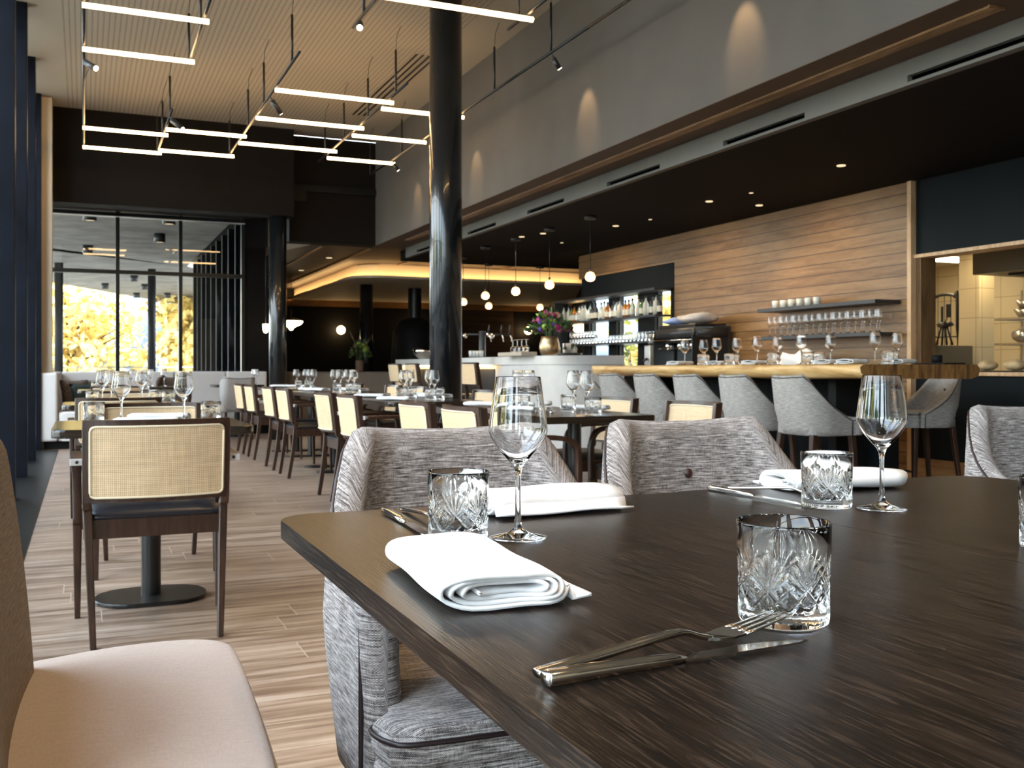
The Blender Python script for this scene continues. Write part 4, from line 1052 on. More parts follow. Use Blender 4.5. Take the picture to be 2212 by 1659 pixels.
for p in me.polygons:
    if abs(p.normal.y) > .8 and len(p.vertices) > 5: p.material_index = 1; p.use_smooth = False
box('base_panel', 5.30, 5.42, 5.5, 8.7, 0, .912, 'navy', t); box('base_panel', 5.0, 5.6, 5.62, 5.70, 0, .912, 'black', t); box('post', 5.02, 5.09, 6.9, 6.97, 0, .912, 'woodtrim', t); box('base_panel', 5.0, 5.6, 8.3, 8.38, 0, .912, 'navy', t)
o = box('storage_crate', 5.46, 5.62, 6.2, 6.5, 0, .30, 'red', None, .01); tag(o, 'red crate glimpsed on the floor under the wooden bar', 'crate')
BT = 1.0135
BP = []
def barspot(x, y, rad):
    x = min(max(x, 4.78+rad), 5.49-rad); y = max(y, 5.08+rad)
    for _ in range(80):
        hit = [q for q in BP if math.hypot(q[0]-x, q[1]-y) < q[2]+rad]
        if not hit: break
        q = hit[0]; dx, dy = x-q[0]+random.uniform(-.03, .03), y-q[1]+random.uniform(-.01, .01); m_ = math.hypot(dx, dy)+1e-6
        x = min(max(x+dx/m_*.02, 4.78+rad), 5.49-rad); y = max(y+dy/m_*.02, 5.08+rad)
    BP.append((x, y, rad)); return x, y
bars = [(1464, 4.98, 7.45), (1520, 4.95, 7.18), (1548, 4.88, 6.92), (1592, 4.98, 6.62), (1635, 4.86, 6.22), (1679, 5.0, 6.18), (1731, 4.9, 5.86), (1794, 5.08, 5.74), (1890, 4.98, 5.22), (1938, 5.22, 5.26)]
def onray(px, Z): t_ = (px-CXP)/FPX; return (Z*(SY+t_*CY), Z*(CY-t_*SY))
bz = [8.6, 8.7, 8.2, 8.15, 7.7, 7.75, 7.3, 7.3, 6.8, 6.95]
for i, ((px, _, _), Z) in enumerate(zip(bars, bz)):
    x, y = barspot(*onray(px, Z), .043)
    WG2.put((x, y, BT), 0, 'wine glass standing on the wooden bar, the %s from the left' % ORD[i], 'wine glasses on the wooden bar')
for i, (px, Z) in enumerate([(1470, 8.3), (1522, 8.5), (1556, 8.0), (1586, 8.3), (1650, 7.5), (1672, 7.9), (1735, 7.15), (1774, 7.3), (1908, 6.75), (1928, 6.8)]):
    x, y = barspot(*onray(px, Z), .045)
    TM2.put((x, y, BT), i*.5, 'tumbler standing on the wooden bar, the %s from the left' % ORD[i], 'tumblers on the wooden bar')
for i, (px, Z) in enumerate([(1420, 8.7), (1497, 8.15), (1592, 7.65), (1705, 7.1), (1822, 6.75), (1975, 6.65)]):
    x, y = barspot(*onray(px, Z), .10)
    NP2.put((x, y, BT), pi*.5+.35, 'rolled white napkin on the wooden bar, the %s from the left' % ORD[i], 'napkins on the wooden bar', (1.0, .9, 1.15))
o = box('serving_tray', 5.50, 5.70, 5.10, 5.40, BT, BT+.012, 'black', None, .004); tag(o, 'black tray at the kitchen end of the wooden bar', 'tray')
o = lathe('candle_holder', [(0, 0), (.035, 0), (.037, .055), (.033, .055), (.03, .01), (0, .01)], 'black', None, 20, (5.60, 5.26, BT+.0125)); tag(o, 'small black pot on the black tray at the bar end', 'pot')
t = thing('linen_bundle', 'crumpled white cloths heaped behind the wooden bar', 'cloth', (6.44, 7.75, .9055))
def blob(name, m, parent, r, seed, loc=(0, 0, 0), flat=1.0, sub=3, amp=.35):
    bm = bmesh.new(); bmesh.ops.create_icosphere(bm, subdivisions=sub, radius=1); rn = random.Random(seed); ph = [rn.uniform(0, 6) for _ in range(6)]
    for v in bm.verts:
        c = v.co; k = 1+amp*(sin(c.x*3+ph[0])*sin(c.y*4+ph[1])+.5*sin(c.z*5+ph[2])*sin(c.x*6+ph[3]))
        v.co = Vector((c.x*r[0]*k, c.y*r[1]*k, max(0, (c.z*.5+.5)*r[2]*2*flat*k)))
    o = obj(name, bm_out(bm), m, parent, True); o.location = loc; return o
blob('fold', 'napkin', t, (.11, .22, .11), 3); blob('fold', 'napkin', t, (.1, .12, .08), 5, (-.02, -.3, 0))
# back counter behind the bar
t = thing('back_counter', 'low black counter along the planked wall behind the wooden bar', 'counter')
box('body', 6.28, 6.685, 7.2, 10.9, 0, .88, 'black', t); box('worktop', 6.25, 6.695, 7.19, 10.92, .88, .905, 'blackm', t, .004)
o = box('apron_cloth', 6.3, 6.6, 7.21, 7.30, .9055, .95, 'black', None, .015); tag(o, 'black folded cloth lying behind the bar under the lower shelf', 'cloth')
# wall shelves with glasses
t = box('wall_shelf', 6.40, 6.699, 6.70, 8.36, 1.563, 1.598, 'dkplastic', None, .002); tag(t, 'upper black floating shelf on the planked wall', 'shelf', 'floating shelves on the planked wall')
t = box('wall_shelf', 6.40, 6.699, 6.70, 8.32, 1.275, 1.31, 'dkplastic', None, .002); tag(t, 'lower black floating shelf carrying a row of stem glasses', 'shelf', 'floating shelves on the planked wall')
for i in range(25):
    y = 8.26-i*.0635
    WG2.put((6.50+.015*((i*7) % 3-1), y, 1.3103), 0, 'stem glass on the lower wall shelf, the %s from the left' % ORD[i], 'stem glasses on the lower wall shelf', (.72, .72, .93))
sg = Kit(tag(lathe('shot_glass', [(0, 0), (.028, 0), (.033, .075), (.031, .075), (.026, .008), (0, .008)], 'shot', None, 20), None, 'glass'))
for i in range(11): sg.put((6.47+.07*(i % 2), 8.16-i*.062, 1.5983), 0, 'small glass on the left end of the upper wall shelf, the %s from the left' % ORD[i], 'small glasses on the upper wall shelf')

# bottle niche: mirrors, shelves, bottles
mir = thing('back_bar_shelving', 'black back bar shelving full of bottles and glasses', 'shelving')
box('shelf', 6.45, 6.685, 10.45, 13.3, 1.955, 1.985, 'dkplastic', mir); box('shelf', 6.45, 6.685, 10.42, 13.3, 1.63, 1.655, 'dkplastic', mir); box('shelf', 6.45, 6.96, 10.55, 12.90, 1.31, 1.335, 'dkplastic', mir)
box('upright', 6.46, 6.685, 13.27, 13.3, .91, 1.955, 'dkplastic', mir); box('cabinet', 6.35, 6.685, 10.95, 13.3, 0, .90, 'black', mir)
def bottle(gm, liquid=None, h=.30, r=.036, neck=.012, shoulder=.6, lab=True):
    t = thing('liquor_bottle', None, 'bottle'); s = h*shoulder
    lathe('body', [(0, 0), (r, 0), (r, s), (r*.75, s+.025), (neck, s+.055), (neck, h-.02), (neck, h-.02), (0, h-.02)], gm, t, 16)
    lathe('cap', [(neck*1.15, h-.035), (neck*1.15, h), (0, h)], 'dkplastic', t, 12)
    if lab: lathe('label', [(r+.0006, s*.25), (r+.0006, s*.75)], 'label', t, 16)
    return t
BK = [Kit(bottle('spiritc')), Kit(bottle('spiritg', h=.28)), Kit(bottle('spirita', h=.29, r=.04)), Kit(bottle('label', h=.31, r=.034, lab=False)), Kit(bottle('dkplastic', h=.30))]
bn = ['clear', 'green', 'amber', 'pale frosted', 'dark']
ordx = [3, 3, 1, 2, 0, 3, 3, 0, 4, 4, 0, 3, 2, 4, 0, 3, 2, 2, 0, 3, 1, 3, 4, 3, 4]
for i in range(25):
    y = 13.18-i*.111; k = ordx[i]
    BK[k].put((6.57+.012*((i*5) % 3), y, 1.6555), i, '%s liquor bottle on the back bar, the %s bottle from the left' % (bn[k], ORD[i]), 'liquor bottles on the back bar', (1, 1, .82+.09*((i*3) % 3)))
for i in range(18):
    TM2.put((6.52, 12.05-i*.083, 1.3355), 0, 'water glass on the lower back bar shelf, the %s from the left' % ORD[i], 'water glasses on the back bar', (.8, .8, 1.25 if i > 11 else 1.0))
for i in range(9):
    TM2.put((6.55, 12.88-i*.088, 1.3355), 0, 'upturned short glass left of the water glasses, the %s from the left' % ORD[i], 'short glasses on the back bar', (.95, .95, .8))
    TM2.put((6.55, 12.88-i*.088, 1.4305), 0, 'short glass on the upper layer left of the water glasses, the %s from the left' % ORD[i], 'short glasses on the back bar', (.95, .95, .8))
for i in range(9):
    k = [1, 4, 1, 2, 3, 3, 4, 3, 3][i]
    BK[k].put((6.5, 12.4-i*.16, .9058 if 12.4-i*.16 < 10.9 else .9005), i, 'small %s bottle below the glass shelf, the %s from the left' % (bn[k], ORD[i]), 'bottles on the back counter', (.8, .8, .62))
# coffee machine with cloths on top
t = thing('espresso_machine', 'black espresso machine with cloths drying on top', 'coffee machine', (6.40, 9.55, .9055))
box('base', -.26, .26, -.40, .40, 0, .09, 'dkplastic', t, .01); box('drip_tray', -.31, -.10, -.36, .36, .09, .11, 'brushed', t)
box('back_panel', .05, .25, -.40, .40, .09, .56, 'dkplastic', t, .01)
bm = bmesh.new()
for (x0, x1, z0, z1) in ((-.26, .25, .38, .58),): bm_box(bm, x0, x1, -.42, .42, z0, z1)
bmesh.ops.bevel(bm, geom=list(bm.edges), offset=.05, segments=4, affect='EDGES'); obj('head', bm_out(bm), 'dkplastic', t, True)
for y in (-.405, .395): box('side_panel', -.27, .2, y, y+.012, .0, .45, 'blackm', t)
box('mirror_panel', .035, .049, -.36, .36, .12, .37, 'mirror', t)
tube('front_rail', [(-.275, -.40, .40), (-.275, .40, .40)], .009, 'steel', t)
for y in (-.25, 0, .25): g_ = lathe('group_head', [(0, 0), (.035, 0), (.035, .05), (.025, .08), (0, .08)], 'steel', t, 20, (-.16, y, .30)); tube('portafilter', [(-.16, y, .31), (-.30, y, .30)], .011, 'dkplastic', g_).location = (.16, -y, -.30)
for i, (y, m) in enumerate(((.28, 'blue'), (-.17, 'greycloth'))):
    o = blob('tea_towel', m, None, (.18, .13, .045) if i == 0 else (.22, .26, .065), 11+i, (6.38, 9.55+y, 1.486), 1, 3, .15)
    tag(o, ('blue' if i == 0 else 'crumpled grey')+' tea towel draped on the espresso machine', 'tea towel')
for i, y in enumerate((10.10, 10.34)):
    t = thing('coffee_grinder', 'silver coffee grinder left of the espresso machine, the %s one' % ('right hand' if i == 0 else 'left hand'), 'coffee grinder', (6.36, y, .9055), 0, 'coffee grinders')
    box('body', -.08, .08, -.07, .07, 0, .36, 'brushed', t, .012); lathe('hopper', [(.05, .36), (.075, .50), (.07, .50), (.045, .365)], 'lampglass', t, 20); lathe('lid', [(0, .502), (.076, .502), (.076, .515), (0, .515)], 'dkplastic', t, 20)
    tube('spout', [(-.08, 0, .2), (-.13, 0, .17)], .014, 'dkplastic', t)
t = thing('wooden_box', 'small wooden box behind the wooden bar next to the espresso machine', 'box', (6.40, 8.62, .9055))
box('body', -.08, .08, -.1, .1, 0, .13, 'woodtrim', t, .004)

# ------------------------------------------------------------------ white counter
t = thing('white_counter', 'pale curved counter with a rounded corner and a glowing recess underneath', 'counter')
r = .55; P = [(4.75, 15.8)]
for i in range(17): a = pi+pi/2*i/16; P.append((4.75+r+r*cos(a), 9.62+r+r*sin(a)))
P += [(5.55, 9.62), (5.55, 10.0), (5.36, 10.0)]
Q = P+[(5.30, 10.2), (5.30, 15.8)]
prism('top', Q, 1.03, 1.13, 'counter', t, .006)
P2 = [(4.95, 15.78)]+[(4.95, 11.9), (4.78, 11.35)]+[(4.75+r+(r-.01)*cos(pi+pi/2*i/16), 9.63+r+(r-.01)*sin(pi+pi/2*i/16)) for i in range(17)]+[(5.55, 9.63), (5.55, 10.0), (5.30, 10.2), (5.30, 15.78)]
prism('body', P2, 0, 1.0295, 'counter', t)
box('dark_panel', 4.935, 4.949, 11.95, 15.75, 0, .98, 'dkplastic', t)
box('end_panel', 4.75, 5.30, 15.72, 15.80, 0, 1.0295, 'counter', t)
o = box('led_strip', 4.86, 4.90, 11.95, 15.70, 1.018, 1.0295, 'cove', t)
# things on the counter
CT = 1.1303
def flower(bm_by, kind, c, r, rn):
    pass
def bouquet(root, z0, R, H, spec, seed):
    rn = random.Random(seed)
    for nm, m, cnt, size in spec:
        bm = bmesh.new(); heads = []
        for _ in range(cnt):
            a = rn.uniform(0, 2*pi); e = rn.random()**.6; rr = R*e; zz = z0+H*(1-e*e*.75)*rn.uniform(.35 if 'leaf' in nm else .75, 1.0)
            c = Vector((rr*cos(a), rr*sin(a), zz)); s = size*rn.uniform(.6, 1.3)
            if 'leaf' in nm or 'grass' in nm:
                d = Vector((cos(a)*e, sin(a)*e, rn.uniform(.2, 1))).normalized(); side = d.cross(Vector((rn.uniform(-1, 1), rn.uniform(-1, 1), .3))).normalized()
                w_ = .3 if 'leaf' in nm else .08; k = 1 if 'leaf' in nm else 2.2
                v = [bm.verts.new(c), bm.verts.new(c+d*s*.5*k+side*s*w_), bm.verts.new(c+d*s*k), bm.verts.new(c+d*s*.5*k-side*s*w_)]; bm.faces.new(v)
            else: heads.append((c, s))
        if heads:
            fb = bmesh.new(); bmesh.ops.create_icosphere(fb, subdivisions=2, radius=1)
            for v in fb.verts: v.co *= 1+.22*sin(v.co.x*9)*sin(v.co.y*9+1)*sin(v.co.z*7)
            fm = bm_out(fb); fm.materials.append(M[m]); fm.polygons.foreach_set('use_smooth', [True]*len(fm.polygons))
            for c, s in heads:
                o = bpy.data.objects.new(nm, fm); sc.collection.objects.link(o); o.parent = root; o.location = c; o.scale = (s, s, s*.75); o.rotation_euler = (rn.uniform(0, 3), rn.uniform(0, 3), 0)
            bm.free(); continue
        o = obj(nm, bm_out(bm), m, root, False)
    bm = bmesh.new()
    for _ in range(14):
        a = rn.uniform(0, 2*pi); e = rn.random(); bm_sweep(bm, [(0, 0, z0*.5), (R*.8*e*cos(a), R*.8*e*sin(a), z0+H*.6)], circ(.0025, 5))
    obj('stems', bm_out(bm), 'greenf', root)
t = thing('flower_vase', 'hammered brass vase with a bright magenta, purple and green bouquet on the white counter', 'vase', (*onray(1187, 10.65), CT))
lathe('vase', [(0, 0), (.080, 0), (.098, .02), (.112, .07), (.108, .12), (.094, .165), (.090, .20), (.085, .20), (.088, .16), (.1, .12), (.09, .03), (0, .01)], 'brass', t, 40)
bouquet(t, .19, .23, .30, (('leaf_foliage', 'greenf', 260, .065), ('leaf_sprays', 'greenl', 60, .05), ('flower', 'magenta', 14, .032), ('flower', 'purple', 22, .020), ('flower', 'pink', 12, .024), ('flower', 'greenl', 7, .034)), 4)
t = thing('flower_vase', 'slim grey-brown vase with a green and dried grass bouquet on the booth', 'vase', (4.49, 17.13, .9305))
lathe('vase', [(0, 0), (.055, 0), (.07, .03), (.075, .12), (.07, .2), (.062, .2), (.06, .02), (0, .01)], 'terra', t, 24)
bouquet(t, .19, .17, .36, (('leaf_foliage', 'greenf', 150, .075), ('flower', 'greenl', 8, .045), ('grass_plume', 'straw', 10, .10), ('flower', 'pink', 6, .026), ('flower', 'purple', 6, .022)), 9)
x, y = onray(884, 15.9)
t = lathe('serving_bowl', [(0, .012), (.07, .0), (.075, .012), (.12, .04), (.165, .10), (.185, .17), (.18, .17), (.16, .105), (.115, .05), (.05, .025), (0, .022)], 'steel', None, 40, (4.98, 15.0, CT)); tag(t, 'large shiny steel bowl on the far end of the white counter', 'bowl')
t = box('white_box', 4.93, 5.10, 14.05, 14.25, CT, CT+.20, 'napkin', None, .003); tag(t, 'white box on the white counter beside the big column', 'box')
t = thing('beer_tap_tower', 'black beer tap tower with round steel lamps and taps on the white counter', 'beer tap', (*onray(1042, 12.9), CT))
lathe('tower', [(0, 0), (.05, 0), (.045, .02), (.045, .33), (.05, .34), (0, .35)], 'dkplastic', t, 24)
tube('cross_pipe', [(-.30, .12, .30), (.32, -.13, .30)], .014, 'dkplastic', t)
for i, (a, z) in enumerate(((-.30, .28), (-.22, .28), (0.06, .30), (.10, .28))):
    o = lathe('medallion', [(0, .012), (.03, .008), (.034, 0), (.03, -.008), (0, -.012)], 'steel', t, 20, (a, -a*.42-.05, z)); o.rotation_euler = (pi/2, 0, 0)
for i, a in enumerate((.05, .2, .30)):
    tube('tap_handle', [(a, -a*.42-.06, .30), (a, -a*.42-.09, .42)], .010, 'dkplastic', t); tube('spout', [(a, -a*.42-.06, .30), (a, -a*.42-.12, .28), (a+.01, -a*.42-.13, .20)], .009, 'steel', t)
for i in range(8):
    x, y = onray(1018+(i % 4)*7, 12.4-(i//4)*.15)
    sg.put((x, y, CT), 0, 'small glass left of the beer tap on the white counter, the %s one' % ORD[i], 'small glasses by the beer tap')
for i in range(4):
    x, y = onray(1110, 11.6); x += .04; y += -.27+.13*i
    w_ = WG2.put((x, y, CT+.045+.1482), 0, 'upturned stem glass right of the beer tap, the %s from the left' % ORD[i], 'upturned stem glasses on the counter', (.8, .8, .66)); w_.rotation_euler = (pi, 0, 0)
o = box('glass_rack', *(lambda p: (p[0]-.06, p[0]+.14, p[1]-.35, p[1]+.35))(onray(1110, 11.6)), CT, CT+.045, 'offwhite', None, .008); tag(o, 'pale glass rack on the white counter left of the flower vase', 'rack')
t = thing('bar_caddy', 'round black tray at the near end of the white counter, holding a mug', 'tray', (5.02, 9.98, CT))
lathe('tray', [(0, 0), (.16, 0), (.17, .03), (.165, .03), (.155, .008), (0, .008)], 'dkplastic', t, 32)
o = lathe('mug', [(0, 0), (.045, 0), (.048, .13), (.043, .13), (.04, .01), (0, .01)], 'napkin', None, 24, (5.0, 9.96, CT+.0085)); tag(o, 'tall white mug on the round black tray', 'mug')
for i, (dx_, dy_) in enumerate(((-.09, .04), (.08, .02), (.06, -.07), (-.07, -.07))):
    BK[[3, 1, 0, 4][i]].put((5.02+dx_, 9.98+dy_, CT+.0085), 0, 'tiny %s bottle on the round black tray' % bn[[3, 1, 0, 4][i]], 'tiny bottles on the tray', (.6, .6, .42))
t = thing('fruit_bowl', 'shallow white dish behind the left end of the wooden bar', 'dish', (6.42, 8.98-.02, .9055))
lathe('dish', [(0, 0), (.10, 0), (.15, .06), (.145, .06), (.09, .01), (0, .01)], 'napkin', t, 32)
# ------------------------------------------------------------------ linear light grid under the ceiling
ZT = 3.605; ZR = 3.625
def rod(par, x, y, z=ZR):
    tube('hanging_rod', [(x, y, z), (x, y, CEIL-.25)], .011, 'blackm', par, 8); tube('wire', [(x, y, CEIL-.25), (x+.01, y, CEIL-.12), (x+.05, y, CEIL-.01)], .003, 'dkplastic', par, 5)
def light_tube(par, x0, x1, y):
    o = tube('light_tube', [(x0, y, ZT-.02), (x0+.01, y, ZT-.02), (x1-.01, y, ZT-.02), (x1, y, ZT-.02)], .0185, 'tube', par, 12); return o
def rail(par, x, y0, y1):
    o = tube('rail', [(x, y0, ZR), (x, y1, ZR)], .0125, 'blackm', par, 8); return o
cg = thing('linear_light_grid', 'large hanging grid of black rails and warm glowing light tubes, left of the big column', 'chandelier')
for x, y0, y1 in ((0, 6.6, 13.0), (.83, 6.9, 9.15), (.825, 10.6, 13.2), (1.65, 8.25, 12.6), (2.745, 8.75, 12.5), (3.58, 6.75, 13.0)): rail(cg, x, y0, y1)
for x0, x1, y in ((-.01, .86, 7.69), (-.01, .86, 8.75), (-.01, .86, 11.61), (-.01, .86, 12.62), (.82, 1.67, 11.33), (.82, 1.69, 12.45), (1.64, 2.78, 9.32), (1.64, 2.78, 10.44), (1.64, 2.78, 11.68), (2.735, 3.61, 9.57), (2.75, 3.61, 10.8), (2.76, 3.62, 12.08)): light_tube(cg, x0, x1, y)
for x, px in ((.83, 408), (.83, 433), (.825, 367), (.825, 351), (.825, 340), (1.65, 631), (1.65, 570), (1.65, 536), (1.65, 496), (2.745, 855), (2.745, 795), (2.745, 743), (2.745, 702), (3.58, 868), (3.58, 800), (3.58, 1068), (3.58, 1190)): rod(cg, x, X_at(px, x))
for y in (7.2, 9.5, 11.8): rod(cg, 0, y)
cn = thing('linear_light_grid', 'near part of the hanging light grid, cut by the top edge of the photo', 'chandelier')
for x, y0, y1 in ((1.915, 6.3, 7.5), (3.03, 6.2, 7.05)): rail(cn, x, y0, y1)
light_tube(cn, 1.80, 3.07, 6.68)
for x, px in ((1.915, 786), (3.03, 1120)): rod(cn, x, X_at(px, x))
def spot_fix(x, y, aim, label, r=.026, ln=.15):
    t = thing('track_spotlight', label, 'spotlight', (x, y, ZR-.013), 0, 'spotlights on the light grid')
    d = Vector(aim).normalized()
    tube('bracket', [(0, 0, 0), d*.05], .008, 'dkplastic', t, 8)
    a, b = d*.03+Vector((0, 0, -.012)), d*(.03+ln)+Vector((0, 0, -.012))
    tube('body', [a, b], r, 'dkplastic', t, 16); tube('lamp_face', [b, b+d*.002], r*.82, 'spotface', t, 16)
    l = bpy.data.lights.new('spot', 'SPOT'); l.energy = 60; l.spot_size = radians(48); l.spot_blend = .6; l.color = (1, .74, .45); l.shadow_soft_size = .02
    o = bpy.data.objects.new('lamp_light', l); sc.collection.objects.link(o); o.parent = t; o.location = b+d*.012; o.rotation_euler = (-d).to_track_quat('Z', 'Y').to_euler()
    return o, l
def spotaim(px, py, x): return (x, X_at(px, x))
for (px, x, aim, lb) in ((181, 0, (.55, -.75, -.5), 'black track spotlight with lit face on the leftmost rail'), (367, .825, (.5, -.3, -.5), 'black track spotlight among the left tubes, between the two rows'), (583, 1.65, (.45, .2, -.5), 'black track spotlight hanging between the two upper middle tubes'), (795, 1.915, (-.2, -.75, -.45), 'black track spotlight at the top edge of the photo, left of the column')):
    y = 9.15 if px == 181 else X_at(px, x)
    if px == 795: y = 7.3
    o, l = spot_fix(x, y, aim, lb); l.energy = 25
for i, (y, e) in enumerate(((12.05, 7), (10.0, 8), (7.42, 11), (5.25, 13))):
    d = (.60, 0, -.80)
    o, l = spot_fix(3.58, y, d, 'black wall washing spotlight on the rightmost rail, the %s from the far end' % ORD[i], .022, .10)
    l.energy = e; l.spot_size = radians(56); l.spot_blend = .75; l.color = (1, .68, .36)
rail(cg, 3.58, 3.0, 6.75)

# ------------------------------------------------------------------ pendants, sconces, downlights
def pendant(x, y, zc, zt, label, r=.052, s=1.0):
    t = thing('globe_pendant', label, 'pendant lamp', (x, y, zc), 0, 'glass globe pendants over the white counter')
    lathe('canopy', [(0, 0), (.065, 0), (.065, .035), (0, .035)], 'dkplastic', t, 24, (0, 0, zt-zc-.036))
    tube('cable', [(0, 0, r+.02), (0, 0, zt-zc-.03)], .004, 'blackm', t, 6)
    lathe('cap', [(.012, r+.03), (.014, r-.004), (0, r-.004)], 'dkplastic', t, 12)
    lathe('globe', [(.012, r*.95), (r*.7, r*.72), (r, 0), (r*.85, -r*.55), (r*.4, -r*.85), (0, -r*.9)], 'pendglass', t, 28)
    lathe('bulb', [(0, -r*.55), (r*.45, -r*.5), (r*.55, -r*.25), (r*.3, 0), (0, .01)], 'globe', t, 16)
M['pendglass'] = plain('frosted_lamp_glass', (.95, .78, .62), .35, trans=.55, emc=(1, .62, .38), ems=.35)
for i, (px, Z, zt, pz) in enumerate(((1275, 10.68, ZB, 1.978), (1187, 11.6, ZB, 1.97), (1114, 12.46, ZB, 1.96), (1048.5, 13.35, ZB, 1.97), (1001, 14.6, ZB-.0, 1.97))):
    x, y = onray(px, Z); y = min(y, 14.4)
    pendant(x, y, pz, zt, 'glass globe pendant lamp in the row over the white counter, the %s from the camera' % ORD[i], .058)
for i, px in enumerate((1185, 1052.5)):
    x, y = onray(px, 15.6); y = 14.4; pendant(x, y, 1.97, ZB, 'smaller looking globe pendant behind the front row, '+('above the bright bouquet' if i == 0 else 'left of the bright bouquet'), .058)
def sconce(x, y, z, label, wy=None):
    t = thing('globe_sconce', label, 'wall lamp', (x, y, z), 0, 'glowing globe wall lamps')
    bm = bmesh.new(); bmesh.ops.create_icosphere(bm, subdivisions=3, radius=.098); obj('globe', bm_out(bm), 'globe', t, True)
    tube('arm', [(0, .09, 0), (0, wy-y, 0)], .01, 'brass', t)
for px, py, Z, lb, Y in ((736.7, 713, 22.6, 'glowing globe wall lamp left of the rear round column', 22.2), (899, 715, 22.6, 'glowing globe wall lamp under the black flue', 22.2), (1141, 714, 22.6, 'glowing globe wall lamp left of the bright bouquet', 22.2)):
    t_ = (px-CXP)/FPX; Z = Y/(CY-t_*SY); x = Z*(SY+t_*CY); sconce(x, Y, HC-(py-HYP)*Z/FPX, lb, 22.36)
t_ = (1238.5-CXP)/FPX; Z = 13.6/(CY-t_*SY); x = Z*(SY+t_*CY)
o = sconce(x, 13.6-.2, HC+88*Z/FPX, 'glowing globe wall lamp at the left end of the bottle shelves', 13.32)
t = thing('cone_pendant', 'wide pendant lamp with glowing bowl shade and black top, right of the bay column', 'pendant lamp', (*onray(629, 19.5), 0))
z0 = HC-(702-HYP)*19.5/FPX
lathe('shade', [(.0, z0-.12), (.03, z0-.10), (.07, z0-.04), (.20, z0+.02), (.235, z0+.06), (.235, z0+.09), (0, z0+.09)], 'globe2', t, 32) if False else None
M['globe2'] = emis('lit_opal_shade', (1, .80, .48), 6)
lathe('shade', [(.0, z0-.11), (.03, z0-.10), (.06, z0-.05), (.19, z0+.01), (.225, z0+.05), (.225, z0+.08), (0, z0+.08)], 'globe2', t, 32)
lathe('hood', [(.228, z0+.075), (.14, z0+.13), (.02, z0+.15), (.0, z0+.15)], 'dkplastic', t, 32); tube('cable', [(0, 0, z0+.15), (0, 0, 2.785 if t.location.x < 4.3 else 2.54)], .005, 'blackm', t, 6)
t = thing('cone_pendant', 'narrow glowing pendant lamp just left of the bay column', 'pendant lamp', (*onray(574, 15.3), 0))
z0 = HC-(710-HYP)*15.3/FPX
lathe('shade', [(.0, z0-.07), (.025, z0-.06), (.045, z0-.02), (.048, z0+.07), (0, z0+.07)], 'globe2', t, 20); tube('cable', [(0, 0, z0+.07), (0, 0, 3.35)], .004, 'blackm', t, 6)
t = thing('flue', 'black cylindrical flue over a rounded black fireplace hood near the rear wall', 'flue', (*onray(896, 19.2), 0))
lathe('pipe', [(.13, 1.95), (.13, 2.54)], 'blackm', t, 32); lathe('hood', [(.13, 1.97), (.30, 1.9), (.42, 1.7), (.46, 1.2), (.46, .0)], 'black', t, 32)
dls = [(1817, 357), (1532, 434.5), (1330, 487.6), (1640, 443), (1173, 504), (1127, 511)]
for i, p in enumerate(dls):
    x, y = gp(*p, ZB-.002)
    o = lathe('downlight', [(0, 0), (.028, 0), (.033, -.004), (.036, 0), (.036, .004), (0, .004)], 'dl', None, 24, (x, y, ZB-.006)); tag(o, 'small recessed downlight in the black bar ceiling, %s' % ('rightmost', 'one above the long shelf', 'one above the bottle niche', 'one close to the planks', 'one left of the front pendant', 'leftmost')[i], 'downlight', 'downlights in the black ceiling')
    l = bpy.data.lights.new('downlight', 'SPOT'); l.energy = 22; l.spot_size = radians(100); l.spot_blend = .8; l.color = (1, .76, .48); l.shadow_soft_size = .04
    lo = bpy.data.objects.new('lamp_light', l); sc.collection.objects.link(lo); lo.parent = o; lo.location = (0, 0, -.02)
for i, (px, py) in enumerate(((711, 557), (651, 584))):
    x, y = gp(px, py, ZS-.002); o = lathe('downlight', [(0, 0), (.05, 0), (.05, .004), (0, .004)], 'dl', None, 20, (x, y, ZS-.006)); tag(o, 'small downlight in the brown slatted ceiling, the %s one' % ('nearer' if i == 0 else 'farther'), 'downlight', 'downlights in the slatted ceiling')
# extra lamps added under the bar ceiling to brighten the planked wall
for y in (7.6, 9.4, 11.6):
    l = bpy.data.lights.new('added_wall_wash', 'SPOT'); l.energy = 30; l.spot_size = radians(130); l.spot_blend = .9; l.color = (1, .78, .50); l.shadow_soft_size = .05
    o = lathe('downlight', [(0, 0), (.02, 0), (.02, .004), (0, .004)], 'dl', None, 16, (5.75, y, ZB-.006)); tag(o, 'tiny added wall washer before the planked wall, %s from the kitchen' % ORD[{7.6: 0, 9.4: 1, 11.6: 2}[y]], 'downlight', 'added wall washers before the planked wall')
    lo = bpy.data.objects.new('lamp_light', l); sc.collection.objects.link(lo); lo.parent = o; lo.location = (0, 0, -.02); lo.rotation_euler = (0, radians(-32), 0)
# unseen lamps added over the foreground to make its light warmer
for ci, (x, y, e) in enumerate(((-.25, 1.0, 95), (1.1, .2, 60), (2.6, 2.4, 45), (.9, 3.6, 35), (2.3, 5.2, 40))):
    o = lathe('downlight', [(0, 0), (.05, 0), (.05, .006), (0, .006)], 'dl', None, 20, (x, y, CEIL-.007)); tag(o, 'added unseen warm lamp above '+('the lounge chair', 'the nearest table', 'the third tweed tub chair', 'the aisle before the left row', 'the nearest middle table')[ci], 'downlight', 'added lamps above the camera')
    l = bpy.data.lights.new('added_warm_lamp', 'SPOT'); l.energy = e; l.spot_size = radians(80); l.spot_blend = .7; l.color = (1, .66, .34); l.shadow_soft_size = .06
    lo = bpy.data.objects.new('lamp_light', l); sc.collection.objects.link(lo); lo.parent = o; lo.location = (0, 0, -.02)

